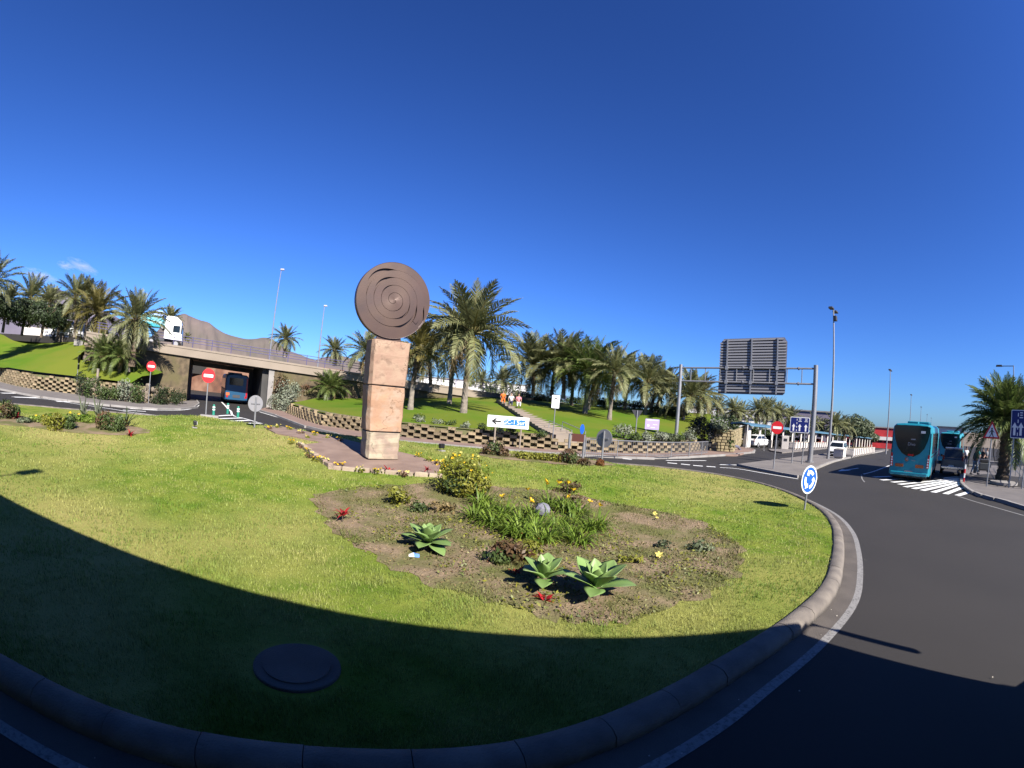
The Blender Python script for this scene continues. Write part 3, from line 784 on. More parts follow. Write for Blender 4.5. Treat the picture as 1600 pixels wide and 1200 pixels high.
# red and white sign behind the left no entry sign: white triangle backs
def tri(h, r): return [(r*math.cos(a), h+r*math.sin(a)) for a in (PI/2, PI/2+2*PI/3, PI/2+4*PI/3)]
def tri_sign(loc, rz, h, r, label, kind):
    t = thing('road_sign', loc, rz, label, 'road sign', 'triangular signs')
    MB().cyl((0, .03 if kind != 'back' else -.04, -.05), (0, .03 if kind != 'back' else -.04, h+.2), .04, n=10).build('post', GALV, t)
    pts = tri(h, r) if kind == 'ped' else [(x, 2*h-z) for x, z in tri(h, r)]
    MB().plate(pts, -.012, .006).build('plate', {'ped': RED, 'back': DARKGREY, 'yield': WHITE}[kind], t)
    if kind == 'ped':
        MB().plate(tri(h, r*.72), -.018, -.0125).build('field', WHITE, t)
        g = MB(); 
        g.plate(circ(.0, h+.16*r/.5, .045*r/.5, 10), -.023, -.0185)
        for poly in ([(-.03, .11), (.04, .11), (.05, -.04), (-.03, -.04)], [(-.03, -.04), (.02, -.04), (-.09, -.2), (-.13, -.2)], [(.0, -.04), (.05, -.04), (.12, -.2), (.08, -.2)], [(-.03, .1), (-.03, .06), (-.12, -.02), (-.14, .0)], [(.04, .1), (.04, .06), (.12, .0), (.14, .02)]):
            g.plate([(x*r/.5, h+z*r/.5) for x, z in poly], -.0235, -.0185)
        g.build('pedestrian_symbol', BLACK, t)
    return t
p = (24.91, 15.23, -0.15)
tri_sign((p[0], p[1], -.01), facing(p, .0), 2.75+.01, .62, 'red bordered triangular pedestrian sign on the right pavement before the palm', 'ped')
p = (8.25, 29.88, 0.76)
tri_sign(p, facing(p, .1), 1.75, .42, 'dark back of a triangular give way sign on post behind the railing', 'back')
def panel_sign(loc, rz, w, h, zc, posts, m, label, cat='sign', border=None, name='road_sign', postr=.035, r=.04, back=ALU):
    t = thing(name, loc, rz, label, cat)
    for x in posts: MB().cyl((x, .035, -.1), (x, .035, zc+h*.42), postr, n=10).build('post', GALV, t)
    MB().plate(rrect(0, zc, w, h, r), -.012, .0).build('panel', m if border is None else border, t)
    MB().plate(rrect(0, zc, w, h, r), .001, .006).build('back', back, t)
    if border is not None: MB().plate(rrect(0, zc, w-.08, h-.08, r*.8), -.017, -.0125).build('field', m, t)
    return t
# GC-1 Sur direction board
A = (-0.83, 27.62); B = (0.75, 27.41)
c = ((A[0]+B[0])/2, (A[1]+B[1])/2-.12)
wS = 2.42
t = panel_sign((*c, -.03), facing(c, .02), wS, .68, 1.44+.03, (-.72, .78), WHITE, 'white direction board with black arrow and blue GC-1 Sur panel before block wall', postr=.05, r=.03)
for o in t.children:
    if o.name.startswith('post'): o.data.materials[0] = CONCW
zc = 1.44+.03
MB().plate(rrect(.38, zc+.0, 1.24, .32, .02), -.017, -.0125).build('route_panel', BRBLUE, t)
m = MB(); text_into(m, 'GC-1', .06, zc, .33, -.019); m.build('route_number', WHITE, t); m = MB(); text_into(m, 'Sur', .74, zc, .36, -.019); m.build('lettering', WHITE, t)
MB().plate([(-.98, zc), (-.72, zc+.19), (-.66, zc+.14), (-.78, zc+.045), (-.42, zc+.045), (-.42, zc-.045), (-.78, zc-.045), (-.66, zc-.14), (-.72, zc-.19)], -.017, -.0125).build('arrow', BLACK, t)
# white parking plate at the steps
p = (2.83, 28.22, 0.74)
t = panel_sign((p[0]-.15, p[1]-.2, p[2]), facing(p, .05), .46, .78, 2.85-p[2], (0,), WHITE, 'white rectangular plate with circular symbol on tall post at foot of the steps', postr=.03)
zc = 2.85-p[2]
m = MB(); n = 20
for i in range(n):
    a0, a1 = 2*PI*i/n, 2*PI*(i+1)/n; m.plate([(.13*math.cos(a0), zc+.2+.13*math.sin(a0)), (.13*math.cos(a1), zc+.2+.13*math.sin(a1)), (.1*math.cos(a1), zc+.2+.1*math.sin(a1)), (.1*math.cos(a0), zc+.2+.1*math.sin(a0))], -.0165, -.0125)
m.plate(circ(0, zc+.2, .055, 12), -.0165, -.0125); m.build('symbol', BLACK, t)
m = MB()
for k in range(3): m.plate(rrect(0, zc-.08-.09*k, .3-.05*(k % 2), .025, .008), -.0165, -.0125)
stuff(m.build('small_print', ALU, t))
# lilac information panel
p = (9.72, 31.08, 0.79)
zc = 1.84-p[2]
t = panel_sign(p, facing(p, .1), .98, .72, zc, (-.4, .4), LILAC, 'lilac information panel on two thin posts in shrubs behind railing', postr=.025)
m = MB(); m.plate(rrect(0, zc+.28, .8, .05, .01), -.0165, -.0125); m.plate(circ(-.27, zc-.1, .08, 12), -.0165, -.0125); m.plate(rrect(.05, zc-.22, .3, .04, .01), -.0165, -.0125); m.plate(rrect(.2, zc-.02, .3, .03, .01), -.0165, -.0125)
stuff(m.build('print', WHITE, t))
# brown panel seen from the island, on two pale posts
p = (2.88, 19.02, 0.52)
t = panel_sign((p[0], p[1], p[2]-.05), facing(p, .05), .55, .32, 1.41-p[2]+.05, (-.36, .24), BROWN, 'small brown board between two pale posts on the far island edge', postr=.055, r=.01, back=BROWN)
# small blue sign beside the steps, seen edge-on
p = (4.49, 28.53, 0.74)
t = disc_sign(p, facing(p, 1.15), 1.31-p[2], .3, 'small blue sign seen almost edge on beside the railing start', 'blueback')
# blue lane boards
def lane_board(loc, rz, w, h, zc, n, posts, label):
    t = panel_sign(loc, rz, w, h, zc, posts, NAVY, label, border=WHITE, postr=.045, r=.07)
    xs = [(-.5+(i+.5)/n)*w*.94 for i in range(n)]
    for x in xs:
        b = zc-h*.40; L = h*.46; q = h*.05
        MB().plate([(x-q, b), (x+q, b), (x+q, b+L*.6), (x+q*2.4, b+L*.6), (x, b+L), (x-q*2.4, b+L*.6), (x-q, b+L*.6)], -.021, -.0175).build('arrow', WHITE, t)
    x = (xs[0]+xs[1])/2
    for k in range(4): MB().plate(rrect(x, zc-h*.36+k*h*.23, h*.035, h*.12, .008), -.021, -.0175).build('divider_dash', WHITE, t)
    m = MB()
    for x in xs[1:]:
        for k, wd in enumerate((.13, .11, .17)): m.plate(rrect(x, zc+h*.4-k*h*.085, w*wd, h*.035, .006), -.021, -.0175)
    stuff(m.build('small_print', WHITE, t))
    return t
p = (19.02, 26.92, -0.15); zc = 2.51-p[2]
lane_board(p, facing(p, .02), 1.36, 1.02, zc, 3, (-.33, .38), 'dark blue lane board with three white arrows beside the gantry post')
p = (26.82, 14.23, -0.15); zc = 3.26+.02
lane_board((*p[:2], -.01), facing(p, .05), 1.3, 1.5, zc, 3, (-.42, .42), 'dark blue lane board cut by right frame edge on the pavement')

# ------------------------------------------------------------------ gantry
GL, GR = Vector((12.4, 33.4)), Vector((20.9, 27.9)); ge = (GR-GL).normalized()
gan = thing('sign_gantry', (GL.x, GL.y, 0), math.atan2(ge.y, ge.x), 'grey steel gantry over the exit carrying back of a big ribbed sign', 'gantry')
W = (GR-GL).length
MB().cyl((0, 0, .2), (0, 0, 6.35), .15, .12, 16).build('post', GALV, gan)
MB().cyl((W, 0, -.2), (W, 0, 6.7), .2, .17, 18).build('post', GALV, gan)
MB().cyl((W, 0, -.1), (W, 0, .06), .32, n=12).build('base_plate', GALV, gan)
for z0, z1 in ((6.1, 6.46), (5.12, 5.38)):
    MB().tube([(0, 0, z0), (W, 0, z1)], .065, 8).build('beam', GALV, gan)
for u in (.8, 1.9, 3.0, 4.25, 5.5, 6.7, 8.0, 9.1):
    a = u/W; MB().cyl((u, 0, 5.12+.26*a), (u, 0, 6.1+.36*a), .035, n=6).build('strut', GALV, gan)
pb = lambda u: 4.36+(u-2.9)*.03; pt = lambda u: 8.34+(u-2.95)*.055
MB().plate([(2.9, 4.36), (7.75, 4.5), (7.9, 4.65), (7.97, 8.3), (7.75, 8.62), (3.2, 8.37), (2.98, 8.1)], .22, .26).build('panel', ALUD, gan)  # bluish dark panel colour paints the shade in the gaps between slats
NSL = 19
for k in range(NSL):
    f = (k+.35)/NSL; e = .22 if k == NSL-1 else 0
    m = MB()
    z0a, z1a = 4.42+3.85*f, 4.58+3.97*f
    m.loft([[(2.92+e, .2, z0a), (2.92+e, .06, z0a+.02), (2.92+e, .06, z0a+.13), (2.92+e, .2, z0a+.11)], [(7.9-e, .2, z1a), (7.9-e, .06, z1a+.02), (7.9-e, .06, z1a+.13), (7.9-e, .2, z1a+.11)]])
    m.build('slat', ALU, gan)
for u in (3.5, 5.32, 7.25):
    MB().box((u, -.02, (pb(u)+pt(u))/2), (.1, .1, pt(u)-pb(u)-.05)).build('upright', GALV, gan)
    for z in (5.12+.26*u/W, 6.1+.36*u/W): MB().box((u, -.02, z), (.22, .22, .26)).build('clamp', GALV, gan)
for u in (4.75, 8.85):
    for z in (5.12+.26*u/W, 6.1+.36*u/W): MB().cyl((u-.06, 0, z), (u+.06, 0, z), .12, n=10).build('flange', GALV, gan)

# ------------------------------------------------------------------ street lamps
def lamp(loc, h, rz, label, r=.1, flood=False, single=False, small=False):
    t = thing('street_lamp', loc, rz, label, 'street lamp', 'lamps along the exit road')
    MB().tube([(0, 0, -.3), (0, 0, 1.2), (0, 0, h)], [r*1.5, r*1.2, r*.55], 10).build('pole', GALV, t)
    if small:
        MB().box((.12, 0, h+.05), (.5, .22, .2), 0, .8).build('lamp_head', ALU, t, bevel=.03); return t
    MB().tube([(-.75 if not single else -1.5, 0, h-.05), (.75 if not single else 0, 0, h-.05)], .04, 6).build('crossarm', DARKGREY, t)
    for s in ((-1, 1) if not single else (-1,)):
        MB().box((s*(.75 if not single else 1.6), 0, h-.02), (.75, .42, .16), 0, .8).build('lamp_head', DARKGREY, t, bevel=.03)
    if flood: MB().box((0, -.15, h-.75), (.5, .3, .42), 0, .9).build('floodlight', DARKGREY, t, bevel=.03)
    return t
L1 = (26.07, 32.21, -0.25); hz = 12.15-L1[2]
lamp(L1, hz, .65, 'tall twin headed lamp with floodlight rising behind the gantry post', flood=True)
ld = Vector((.807, .590))
for k, lab in enumerate(('twin headed lamp rising just left of teal bus roof', 'second twin headed lamp beyond the teal bus', 'third and slimmer twin headed lamp beyond the teal bus', 'fourth twin headed lamp far down the exit road', 'farthest twin headed lamp above the second bus')):
    q = Vector(L1[:2])+ld*(36.5*(k+1)+(2 if k else 0)); lamp((q.x, q.y, z_road(q.x, q.y)), hz, .65, lab)
# lamps on the deck and behind the trees
q = dk(18.8, 2.2, 0); u = 18.8
q = (-26.21, 46.06, 5.23)
lamp((q[0], q[1], 4.2), (-26.48, 45.91, 14.75)[2]-4.2, .3, 'slender grey lamp mast on the bridge deck with tiny head', r=.07, small=True)
q = (-24.13, 54.93, 5.37)
lamp((q[0], q[1], 3.8), (-24.29, 54.86, 12.44)[2]-3.8, .3, 'white lamp mast beyond the bridge rail left of the statue', r=.08, small=True)
q = (45.48, 25.21, 4.97)
lamp((q[0], q[1], -.6), (45.56, 25.07, 9.0)[2]+.6, facing(q), 'single armed lamp above the palm at right edge', r=.09, single=True)
lamp((-2.75, -7.0, -.15), 11.2, -PI/2, 'street lamp behind the coach, out of view, throwing its head shadow on left lawn', r=.09, single=True)

# ------------------------------------------------------------------ flexible bollards
src = thing('bollard', (-20.11, 27.81, -0.15), 0, 'green and white flexible bollard nearest the no entry sign', 'bollard', 'flexible bollards in the hatched area')
MB().cyl((0, 0, 0), (0, 0, .72), .1, .09, 12).build('tube', GREENB, src)
for z in (.4, .56): MB().cyl((0, 0, z), (0, 0, z+.09), .105, .104, 12).build('band', WHITE, src)
MB().sphere((0, 0, .72), .09, 10, 6).build('cap', GREENB, src)
copy_tree(src, (-20.97, 30.88, -0.15), label='green and white flexible bollard farthest back, at the apex of the hatching')
copy_tree(src, (-18.78, 29.03, -0.15), label='green and white flexible bollard nearest the round sign back')
# red and white corner bollard
p = (24.78, 16.99, -0.15)
t = thing('bollard', (p[0]+.15, p[1], -.02), 0, 'thin red and white striped corner bollard on right kerb', 'bollard')
for k in range(4): MB().cyl((0, 0, .24*k), (0, 0, .24*k+.24), .06, n=10).build('band', RED if k % 2 == 0 else WHITE, t)

# ------------------------------------------------------------------ pedestrian railing
RP = ((4.4, 26.11), (6.19, 26.53), (7.83, 26.87), (9.67, 27.53), (11.7, 28.87), (14.01, 30.96))
rl = thing('railing', (*RP[0], -.03), 0, 'galvanised pedestrian railing with upright bars along the reddish pavement', 'railing')
off = Vector(RP[0])
m = MB(); m2 = MB(); Q = resample(RP, .125); top, bot = [], []
for i, (p, t_) in enumerate(Q):
    q = p-off; top.append((q.x, q.y, .93)); bot.append((q.x, q.y, .14))
MB().tube(top[::6]+[top[-1]], .028, 6).build('top_rail', GALV, rl); MB().tube(bot[::6]+[bot[-1]], .02, 6).build('bottom_rail', GALV, rl)
bar = MB().cyl((0, 0, .14), (0, 0, .93), .011, n=5); pst = MB().cyl((0, 0, 0), (0, 0, .96), .03, n=8); b0 = p0 = None
for i, (p, t_) in enumerate(Q):
    q = p-off
    if i % 16 == 0:
        if p0 is None: p0 = pst.build('post', GALV, rl); o = p0
        else: o = p0.copy(); col.objects.link(o)
    else:
        if b0 is None: b0 = bar.build('bar', GALV, rl); o = b0
        else: o = b0.copy(); col.objects.link(o)
    o.location = (q.x, q.y, 0)
# stair handrails at the foot of the steps
p = (4.0, 29.53, 0.83)
t = thing('handrail', p, .1, 'low pale metal handrail at foot of the stone steps', 'handrail')
for dx in (0, .9):
    MB().tube([(dx, 0, -.9), (dx, 0, .3), (dx-1.2, 1.6, .75), (dx-1.2, 1.6, .1)], .03, 6).build('rail', GALV, t)

# ------------------------------------------------------------------ stone steps across the lawn
L_ = ((2.89, 28.21, 0.74), (2.09, 29.53, 0.85), (1.23, 33.94, 1.23), (0.2, 39.4, 1.69), (-1.48, 48.14, 2.45))
R_ = ((4.36, 28.51, 0.74), (3.82, 32.9, 1.12), (2.77, 37.7, 1.53), (1.38, 44.1, 2.09), (-0.62, 56.08, 2.95))
stp = struct(MB().box((L_[0][0], L_[0][1], -.6), (.2, .2, .1)).build('steps', CONCW))
NST = 20
for i in range(NST):
    f = i/NST*(len(L_)-1); k = min(int(f), len(L_)-2); g = f-k
    a = Vector(L_[k]).lerp(Vector(L_[k+1]), g); b = Vector(R_[k]).lerp(Vector(R_[k+1]), g)
    k2 = min(int((i+1)/NST*(len(L_)-1)), len(L_)-2); g2 = (i+1)/NST*(len(L_)-1)-k2
    a2 = Vector(L_[k2]).lerp(Vector(L_[k2+1]), g2); b2 = Vector(R_[k2]).lerp(Vector(R_[k2+1]), g2)
    z = (a.z+b.z)/2+.14
    m = MB().prism([a.xy, b.xy, b2.xy, a2.xy], z-.6, z); o = m.build('step', CONCW, stp)

# ------------------------------------------------------------------ planters
def planter_src(label, group, loc, rz):
    t = thing('planter', loc, rz, label, 'planter', group)
    m = MB(); s, h = .95, .82
    m.box((0, 0, .06), (s*.8, s*.8, .12)); m.box((0, 0, .12+(h-.12)/2), (s, s, h-.12)); m.box((0, 0, h-.05), (s*1.04, s*1.04, .1))
    m.build('box', WHITEC, t, bevel=.015, seg=1)
    MB().box((0, 0, h+.004), (s*.8, s*.8, .02)).build('soil', SOIL, t)
    for k in range(4):
        a = PI/2*k; m = MB().box((math.sin(a)*(s/2+.008), -math.cos(a)*(s/2+.008), .45), (s*.62, .012, .45), a); m.build('recessed_panel', WHITEC, t)
    return t
P1 = ((28.34, 33.34, -0.31), (33.1, 37.31, -0.46), (37.4, 40.82, -0.6), (80.81, 77.46, -2.16))
pl = planter_src('white square concrete planter standing alone in front of the white car', 'planters along the exit road kerb', (P1[0][0], P1[0][1], z_road(*P1[0][:2])+.12), .6)
e = Vector((P1[3][0]-P1[1][0], P1[3][1]-P1[1][1])).normalized()
for i in range(13):
    q = Vector(P1[1][:2])+e*(1.6*i+.02*i*i+.2); copy_tree(pl, (q.x, q.y, z_road(q.x, q.y)+.12), math.atan2(e.y, e.x), 'white square concrete planter in the close kerbside row left of teal bus')
P2 = ((32.82, 47.58, -0.6), (36.24, 50.48, -0.72), (117.29, 126.54, -3.77))
e = Vector((P2[2][0]-P2[0][0], P2[2][1]-P2[0][1])).normalized()
for i in range(24):
    q = Vector(P2[0][:2])+e*(1.55*i+.035*i*i); o = copy_tree(pl, (q.x, q.y, z_road(q.x, q.y)+.12), math.atan2(e.y, e.x), 'white square concrete planter in the back row along the car park'); o['group'] = 'planters along the car park edge'

# ------------------------------------------------------------------ car park canopy
CP = ((27.42, 53.34, 1.75), (24.38, 42.16, 1.62), (23.9, 35.15, 1.45))
ca = Vector((26.0, 46.2)); cd = Vector((.80, .60))
canopy = thing('carport', (ca.x, ca.y, 0), 0, 'long low blue roofed carport on white posts beyond the planters', 'carport')
rings = []
for i in range(41):
    d = 3.1*i; q = ca+cd*d-ca; nrm = Vector((-cd.y, cd.x)); z = z_road(*(ca+cd*d))+2.35
    w = 5.2 if i > 2 else (2.4, 4.2, 5.0)[i]
    ring = []
    for v, dz in ((0, 0), (.25, .16), (1.5, .34), (w*.5, .42), (w-.2, .3), (w, .1), (w*.5, .25), (.4, .06)):
        ring.append((q.x+nrm.x*v, q.y+nrm.y*v, z+dz))
    rings.append(ring)
MB().loft(rings).build('roof', CANOPY, canopy)
for i in range(1, 30):
    d = 4.1*i; q = cd*d; z = z_road(*(ca+cd*d)); nrm = Vector((-cd.y, cd.x)); q = q+nrm*.6
    MB().box((q.x, q.y, z+1.18), (.22, .22, 2.4)).build('post', WHITEC, canopy)
q = cd*1.2+Vector((-cd.y, cd.x))*.9; zz = z_road(*(ca+q))
MB().box((q.x, q.y, zz+1.2), (.85, .6, 2.4), .6, .75).build('end_pier', WHITEC, canopy)

# cabinets, barrier, thin posts at the car park entry
p = (31.33, 47.04, -0.56)
t = thing('ticket_machine', p, facing(p), 'white upright control cabinet at the car park entry', 'cabinet')
MB().box((0, 0, .85), (.8, .55, 1.5)).build('cabinet', WHITEC, t, bevel=.02); MB().box((0, 0, .05), (.9, .65, .14)).build('plinth', CONC, t); MB().box((0, -.285, 1.15), (.4, .02, .3)).build('screen', DARKGREY, t)
p = (28.52, 46.0, -0.49)
t = thing('barrier_gate', p, facing(p, -.05), 'white raised arm car park barrier with dark housings', 'barrier')
MB().box((0, 0, .5), (.4, .4, 1.0)).build('housing', DARKGREY, t, bevel=.02); MB().box((.75, 0, .5), (.4, .4, 1.0)).build('housing', DARKGREY, t, bevel=.02)
MB().box((-1.7, -.05, .88), (3.4, .05, .09)).build('arm', WHITE, t)
for i, (px_, lab) in enumerate(zip(((21.98, 39.73, -0.27), (25.39, 42.05, -0.37), (16.22, 35.12, -0.15)), ('thin white post at the car park entry island', 'thin white post beside the barrier', 'slim grey post before the stone pier'))):
    t = thing('marker_post', px_, 0, lab, 'post'); MB().cyl((0, 0, 0), (0, 0, 2.4 if i < 2 else 1.7), .04, n=8).build('shaft', GALV if i else WHITE, t); MB().cyl((0, 0, 0), (0, 0, .08), .1, n=8).build('foot', GALV, t)
p = (19.02, 36.55, -0.18)
t = thing('guard_rail', p, .75, 'short dark guard rail end beside the stone pier', 'guard rail')
MB().tube([(-2.0, .6, .5), (0, 0, .5), (.6, -.2, .42), (1.0, -.3, .1)], .12, 6).build('beam', ALUD, t)
for x in (-1.5, 0): MB().cyl((x, .45 if x else 0, 0), (x, .45 if x else 0, .5), .05, n=6).build('post', GALV, t)

# ------------------------------------------------------------------ the coach the picture is taken from (its shadow falls over the near lawn)
coach = thing('coach', (1.1, -.9, -.15), 0, 'dark teal coach whose long shadow covers near lawn, barely showing at bottom left', 'coach')
X0, X1, Y0, Y1, HT = -9.5, 6.1, -1.25, 1.3, 4.36
MB().box(((X0+X1)/2, (Y0+Y1)/2, HT-.09), (X1-X0, Y1-Y0, .18)).build('roof', TEAL, coach, bevel=.05)
MB().box((0, Y1-.03, 1.0), (X1-X0, .06, 1.5)).build('side_panel', TEAL, coach)
MB().box((0, Y0+.03, 1.0), (X1-X0, .06, 1.5)).build('side_panel', TEAL, coach)
MB().box((0, Y0+.04, 2.965), (X1-X0, .04, 2.42)).build('side_window', GLASS, coach)
MB().box((0, (Y0+Y1)/2, .55), (X1-X0-.1, Y1-Y0-.14, .1)).build('floor', DARKGREY, coach)
MB().box((X0+.03, (Y0+Y1)/2, 2.2), (.06, Y1-Y0-.14, 3.9)).build('rear_panel', TEAL, coach)
MB().box((X1-.03, (Y0+Y1)/2, 2.95), (.06, Y1-Y0-.14, 2.4)).build('windscreen', GLASS, coach)
MB().box((X1-.03, (Y0+Y1)/2, 1.0), (.07, Y1-Y0-.16, 1.48)).build('front_panel', TEAL, coach)
for x, w in ((X0+.6, 1.2), (X1-.35, .7)): MB().box((x, Y1-.035, 2.965), (w, .05, 2.42)).build('pillar', TEAL, coach)
for x in (-6.6, 4.2):
    for y in (Y0+.15, Y1-.16):
        MB().cyl((x, y-.14, .5), (x, y+.14, .5), .5, n=20).build('wheel', TYRE, coach)
mir = MB().tube([(X1-.15, Y1-.2, 4.2), (X1+.2, Y1-.02, 4.3), (X1+.42, Y1+.12, 4.22), (X1+.45, Y1+.14, 3.9)], .055, 6).build('mirror_arm', BLACK, coach)
MB().box((X1+.45, Y1+.14, 3.45), (.1, .16, .95)).build('mirror', BLACK, coach, bevel=.03)

# ------------------------------------------------------------------ vehicles
def wheel(t, x, y, r, w=.22):
    wh = MB().cyl((x, y-w/2, r), (x, y+w/2, r), r, n=18).build('wheel', TYRE, t)
    MB().cyl((x, y-w/2-.006, r), (x, y+w/2+.006, r), r*.58, n=12).build('rim', ALU, wh)
    return wh
def bus(loc, rz, L, H, label, paint, group, detailed=True):
    "local +x is forward, rear face at x=0"
    t = thing('bus', loc, rz, label, 'bus', group)
    W = 2.5; hw = W/2
    rings = []
    for x, s, zt_ in ((0, .93, -.1), (.06, .98, -.03), (.25, 1, 0), (L-.4, 1, 0), (L-.05, .97, -.05), (L, .9, -.12)):
        z1 = H+zt_; z0 = .34+(1-s)*1.2; w = hw*s
        rings.append([(x, -w, z0), (x, -w, 1.3), (x, -w*.985, z1-.45), (x, -w*.94, z1-.18), (x, -w*.8, z1-.04), (x, -w*.4, z1), (x, w*.4, z1), (x, w*.8, z1-.04), (x, w*.94, z1-.18), (x, w*.985, z1-.45), (x, w, 1.3), (x, w, z0)])
    body = MB().loft(rings).build('body', paint, t, smooth=False)
    for y in (-1, 1):
        n = int((L-1.4)/1.5)
        for k in range(n):
            x0 = 1.0+1.5*k
            m = MB().loft([[(x0, y*(hw*.998+.004), 1.5), (x0+1.44, y*(hw*.998+.004), 1.5), (x0+1.44, y*(hw*.985+.006), H-.5), (x0, y*(hw*.985+.006), H-.5)], [(x0, y*(hw*.97), 1.5), (x0+1.44, y*(hw*.97), 1.5), (x0+1.44, y*(hw*.96), H-.5), (x0, y*(hw*.96), H-.5)]])
            m.build('side_window', GLASSB if k < 3 else GLASS, t)
        MB().box((L/2, y*(hw+.0), 1.38), (L-1.2, .012, .1)).build('trim', DARKGREY, t)
    for x in (2.4, L-2.3):
        for y in (-1, 1): wheel(t, x, y*(hw-.14), .47, .3)
    MB().box((L*.5, 0, H+.08), (2.6, 1.5, .18)).build('roof_unit', paint, t, bevel=.05)
    MB().box((.7, 0, H+.05), (.8, .6, .12)).build('roof_hatch', paint, t, bevel=.03)
    MB().box((L/2, 0, .3), (L-.6, W*.86, .2)).build('underbody', BLACK, t)
    if detailed:
        # rear window: wide at the roof, narrowing to a rounded chin
        P = [(-1.12, H-.18), (-1.1, H-.45), (-1.0, H-.9), (-.82, H-1.32), (-.55, H-1.62), (-.22, H-1.78), (.22, H-1.78), (.55, H-1.62), (.82, H-1.32), (1.0, H-.9), (1.1, H-.45), (1.12, H-.18), (.9, H-.12), (-.9, H-.12)]
        def back(poly, x0, x1, name, m, par=t):
            n = len(poly); b = MB()
            # looking at the rear from behind: local y to the left is +y
            vs = [(x0, -p[0], p[1]) for p in poly]+[(x1, -p[0], p[1]) for p in poly]
            A = sum(poly[i][0]*poly[(i+1) % n][1]-poly[(i+1) % n][0]*poly[i][1] for i in range(n))
            f = [tuple(range(n)), tuple(range(2*n-1, n-1, -1))]+[(i, n+i, n+(i+1) % n, (i+1) % n) for i in range(n)]
            if A < 0: f = [q[::-1] for q in f]
            b.add(vs, f); return b.build(name, m, par)
        back(P, -.03, .05, 'rear_window', GLASS)
        back(rrect(.02, H-1.71, .36, .1, .03), -.045, -.031, 'brake_light', REDL)
        m = MB(); text_into(m, 'Divo', 0, 0, .24, 0); 
        o = m.build('lettering', ALU, t); o.location = (-.034, -.02, H-1.13); o.rotation_euler = (0, 0, -PI/2)
        back(rrect(.1, H-.86, .28, .06, .02), -.036, -.031, 'lettering', ALU)
        back(rrect(.68, H-.45, .28, .13, .02), -.036, -.031, 'route_number', WHITE)
        for s in (-1, 1):
            back([(s*1.02, .78), (s*1.2, .78), (s*1.2, 1.52), (s*1.1, 1.52)], -.035, .05, 'light_cluster', REDL)
            for k in range(4): back(circ(s*(1.115-.0), .85+.14*k, .05, 10), -.045, -.036, 'reversing_lamp', WHITEL)
            back([(s*1.13, 1.54), (s*1.2, 1.54), (s*1.19, H-.5), (s*1.16, H-.5)], .0, .06, 'corner_glass', GLASS)
            back(rrect(s*.62, .86, .5, .17, .02), -.02, .05, 'orange_panel', ORANGE)
        back(rrect(-.02, .53, .5, .13, .02), -.02, .05, 'number_plate', ALU)
        back(circ(-.2, 1.2, .11, 16), -.03, .05, 'emblem', ORANGE); back(circ(-.17, 1.22, .07, 12), -.034, -.0305, 'emblem', ALU)
        m = MB(); text_into(m, 'iveco', 0, 0, .12, 0); o = m.build('lettering', ALU, t); o.location = (-.03, -.22, 1.17); o.rotation_euler = (0, 0, -PI/2)
        MB().box((-.0, 0, .42), (.12, W*.92, .2)).build('bumper', paint, t, bevel=.05)
        back(rrect(0, .3, 1.9, .12, .02), .02, .3, 'exhaust_skirt', BLACK)
    else:
        def back(poly, name, m):
            b = MB(); n = len(poly); b.add([(-.03, -p[0], p[1]) for p in poly]+[(.05, -p[0], p[1]) for p in poly], [tuple(range(n)), tuple(range(2*n-1, n-1, -1))]+[(i, n+i, n+(i+1) % n, (i+1) % n) for i in range(n)]); return b.build(name, m, t)
        back(rrect(-.1, H-.75, 1.5, .75, .08), 'rear_window', GLASS)
        back(rrect(1.08, 1.65, .16, 2.0, .02), 'red_stripe', REDL); back(rrect(-.95, .95, .4, .3, .04), 'orange_panel', ORANGE)
        for s in (-1, 1): back(rrect(s*1.0, .7, .2, .2, .03), 'light_cluster', REDL)
        back(rrect(0, .75, .8, .3, .03), 'engine_grille', DARKGREY); back(rrect(0, .45, 2.0, .12, .03), 'bumper', NAVYBUS)
    return t
bd = math.atan2(.58, .815)
B0 = Vector((21.75, 18.95))
bus((*B0, -.15), bd, 10.2, 3.16, 'teal bus with wide dark rear window standing on the hatched road', TEAL, 'teal buses')
q = (37.98, 28.3, -0.43)
bus((q[0]+5.6, q[1]+3.9, z_road(q[0]+6, q[1]+3.4)), bd-.05, 11, 3.2, 'light teal bus with red stripe, partly hidden behind the closer teal bus', TEALL, 'teal buses')
q = (-35.06, 50.71); 
b3 = bus((*Vector(dk(15.1, 3.4, 0))[:2], -.1), math.atan2(.8, -.6)+.02, 9, 3.0, 'dark blue bus seen from behind inside the underpass', NAVYBUS, 'teal buses', False)

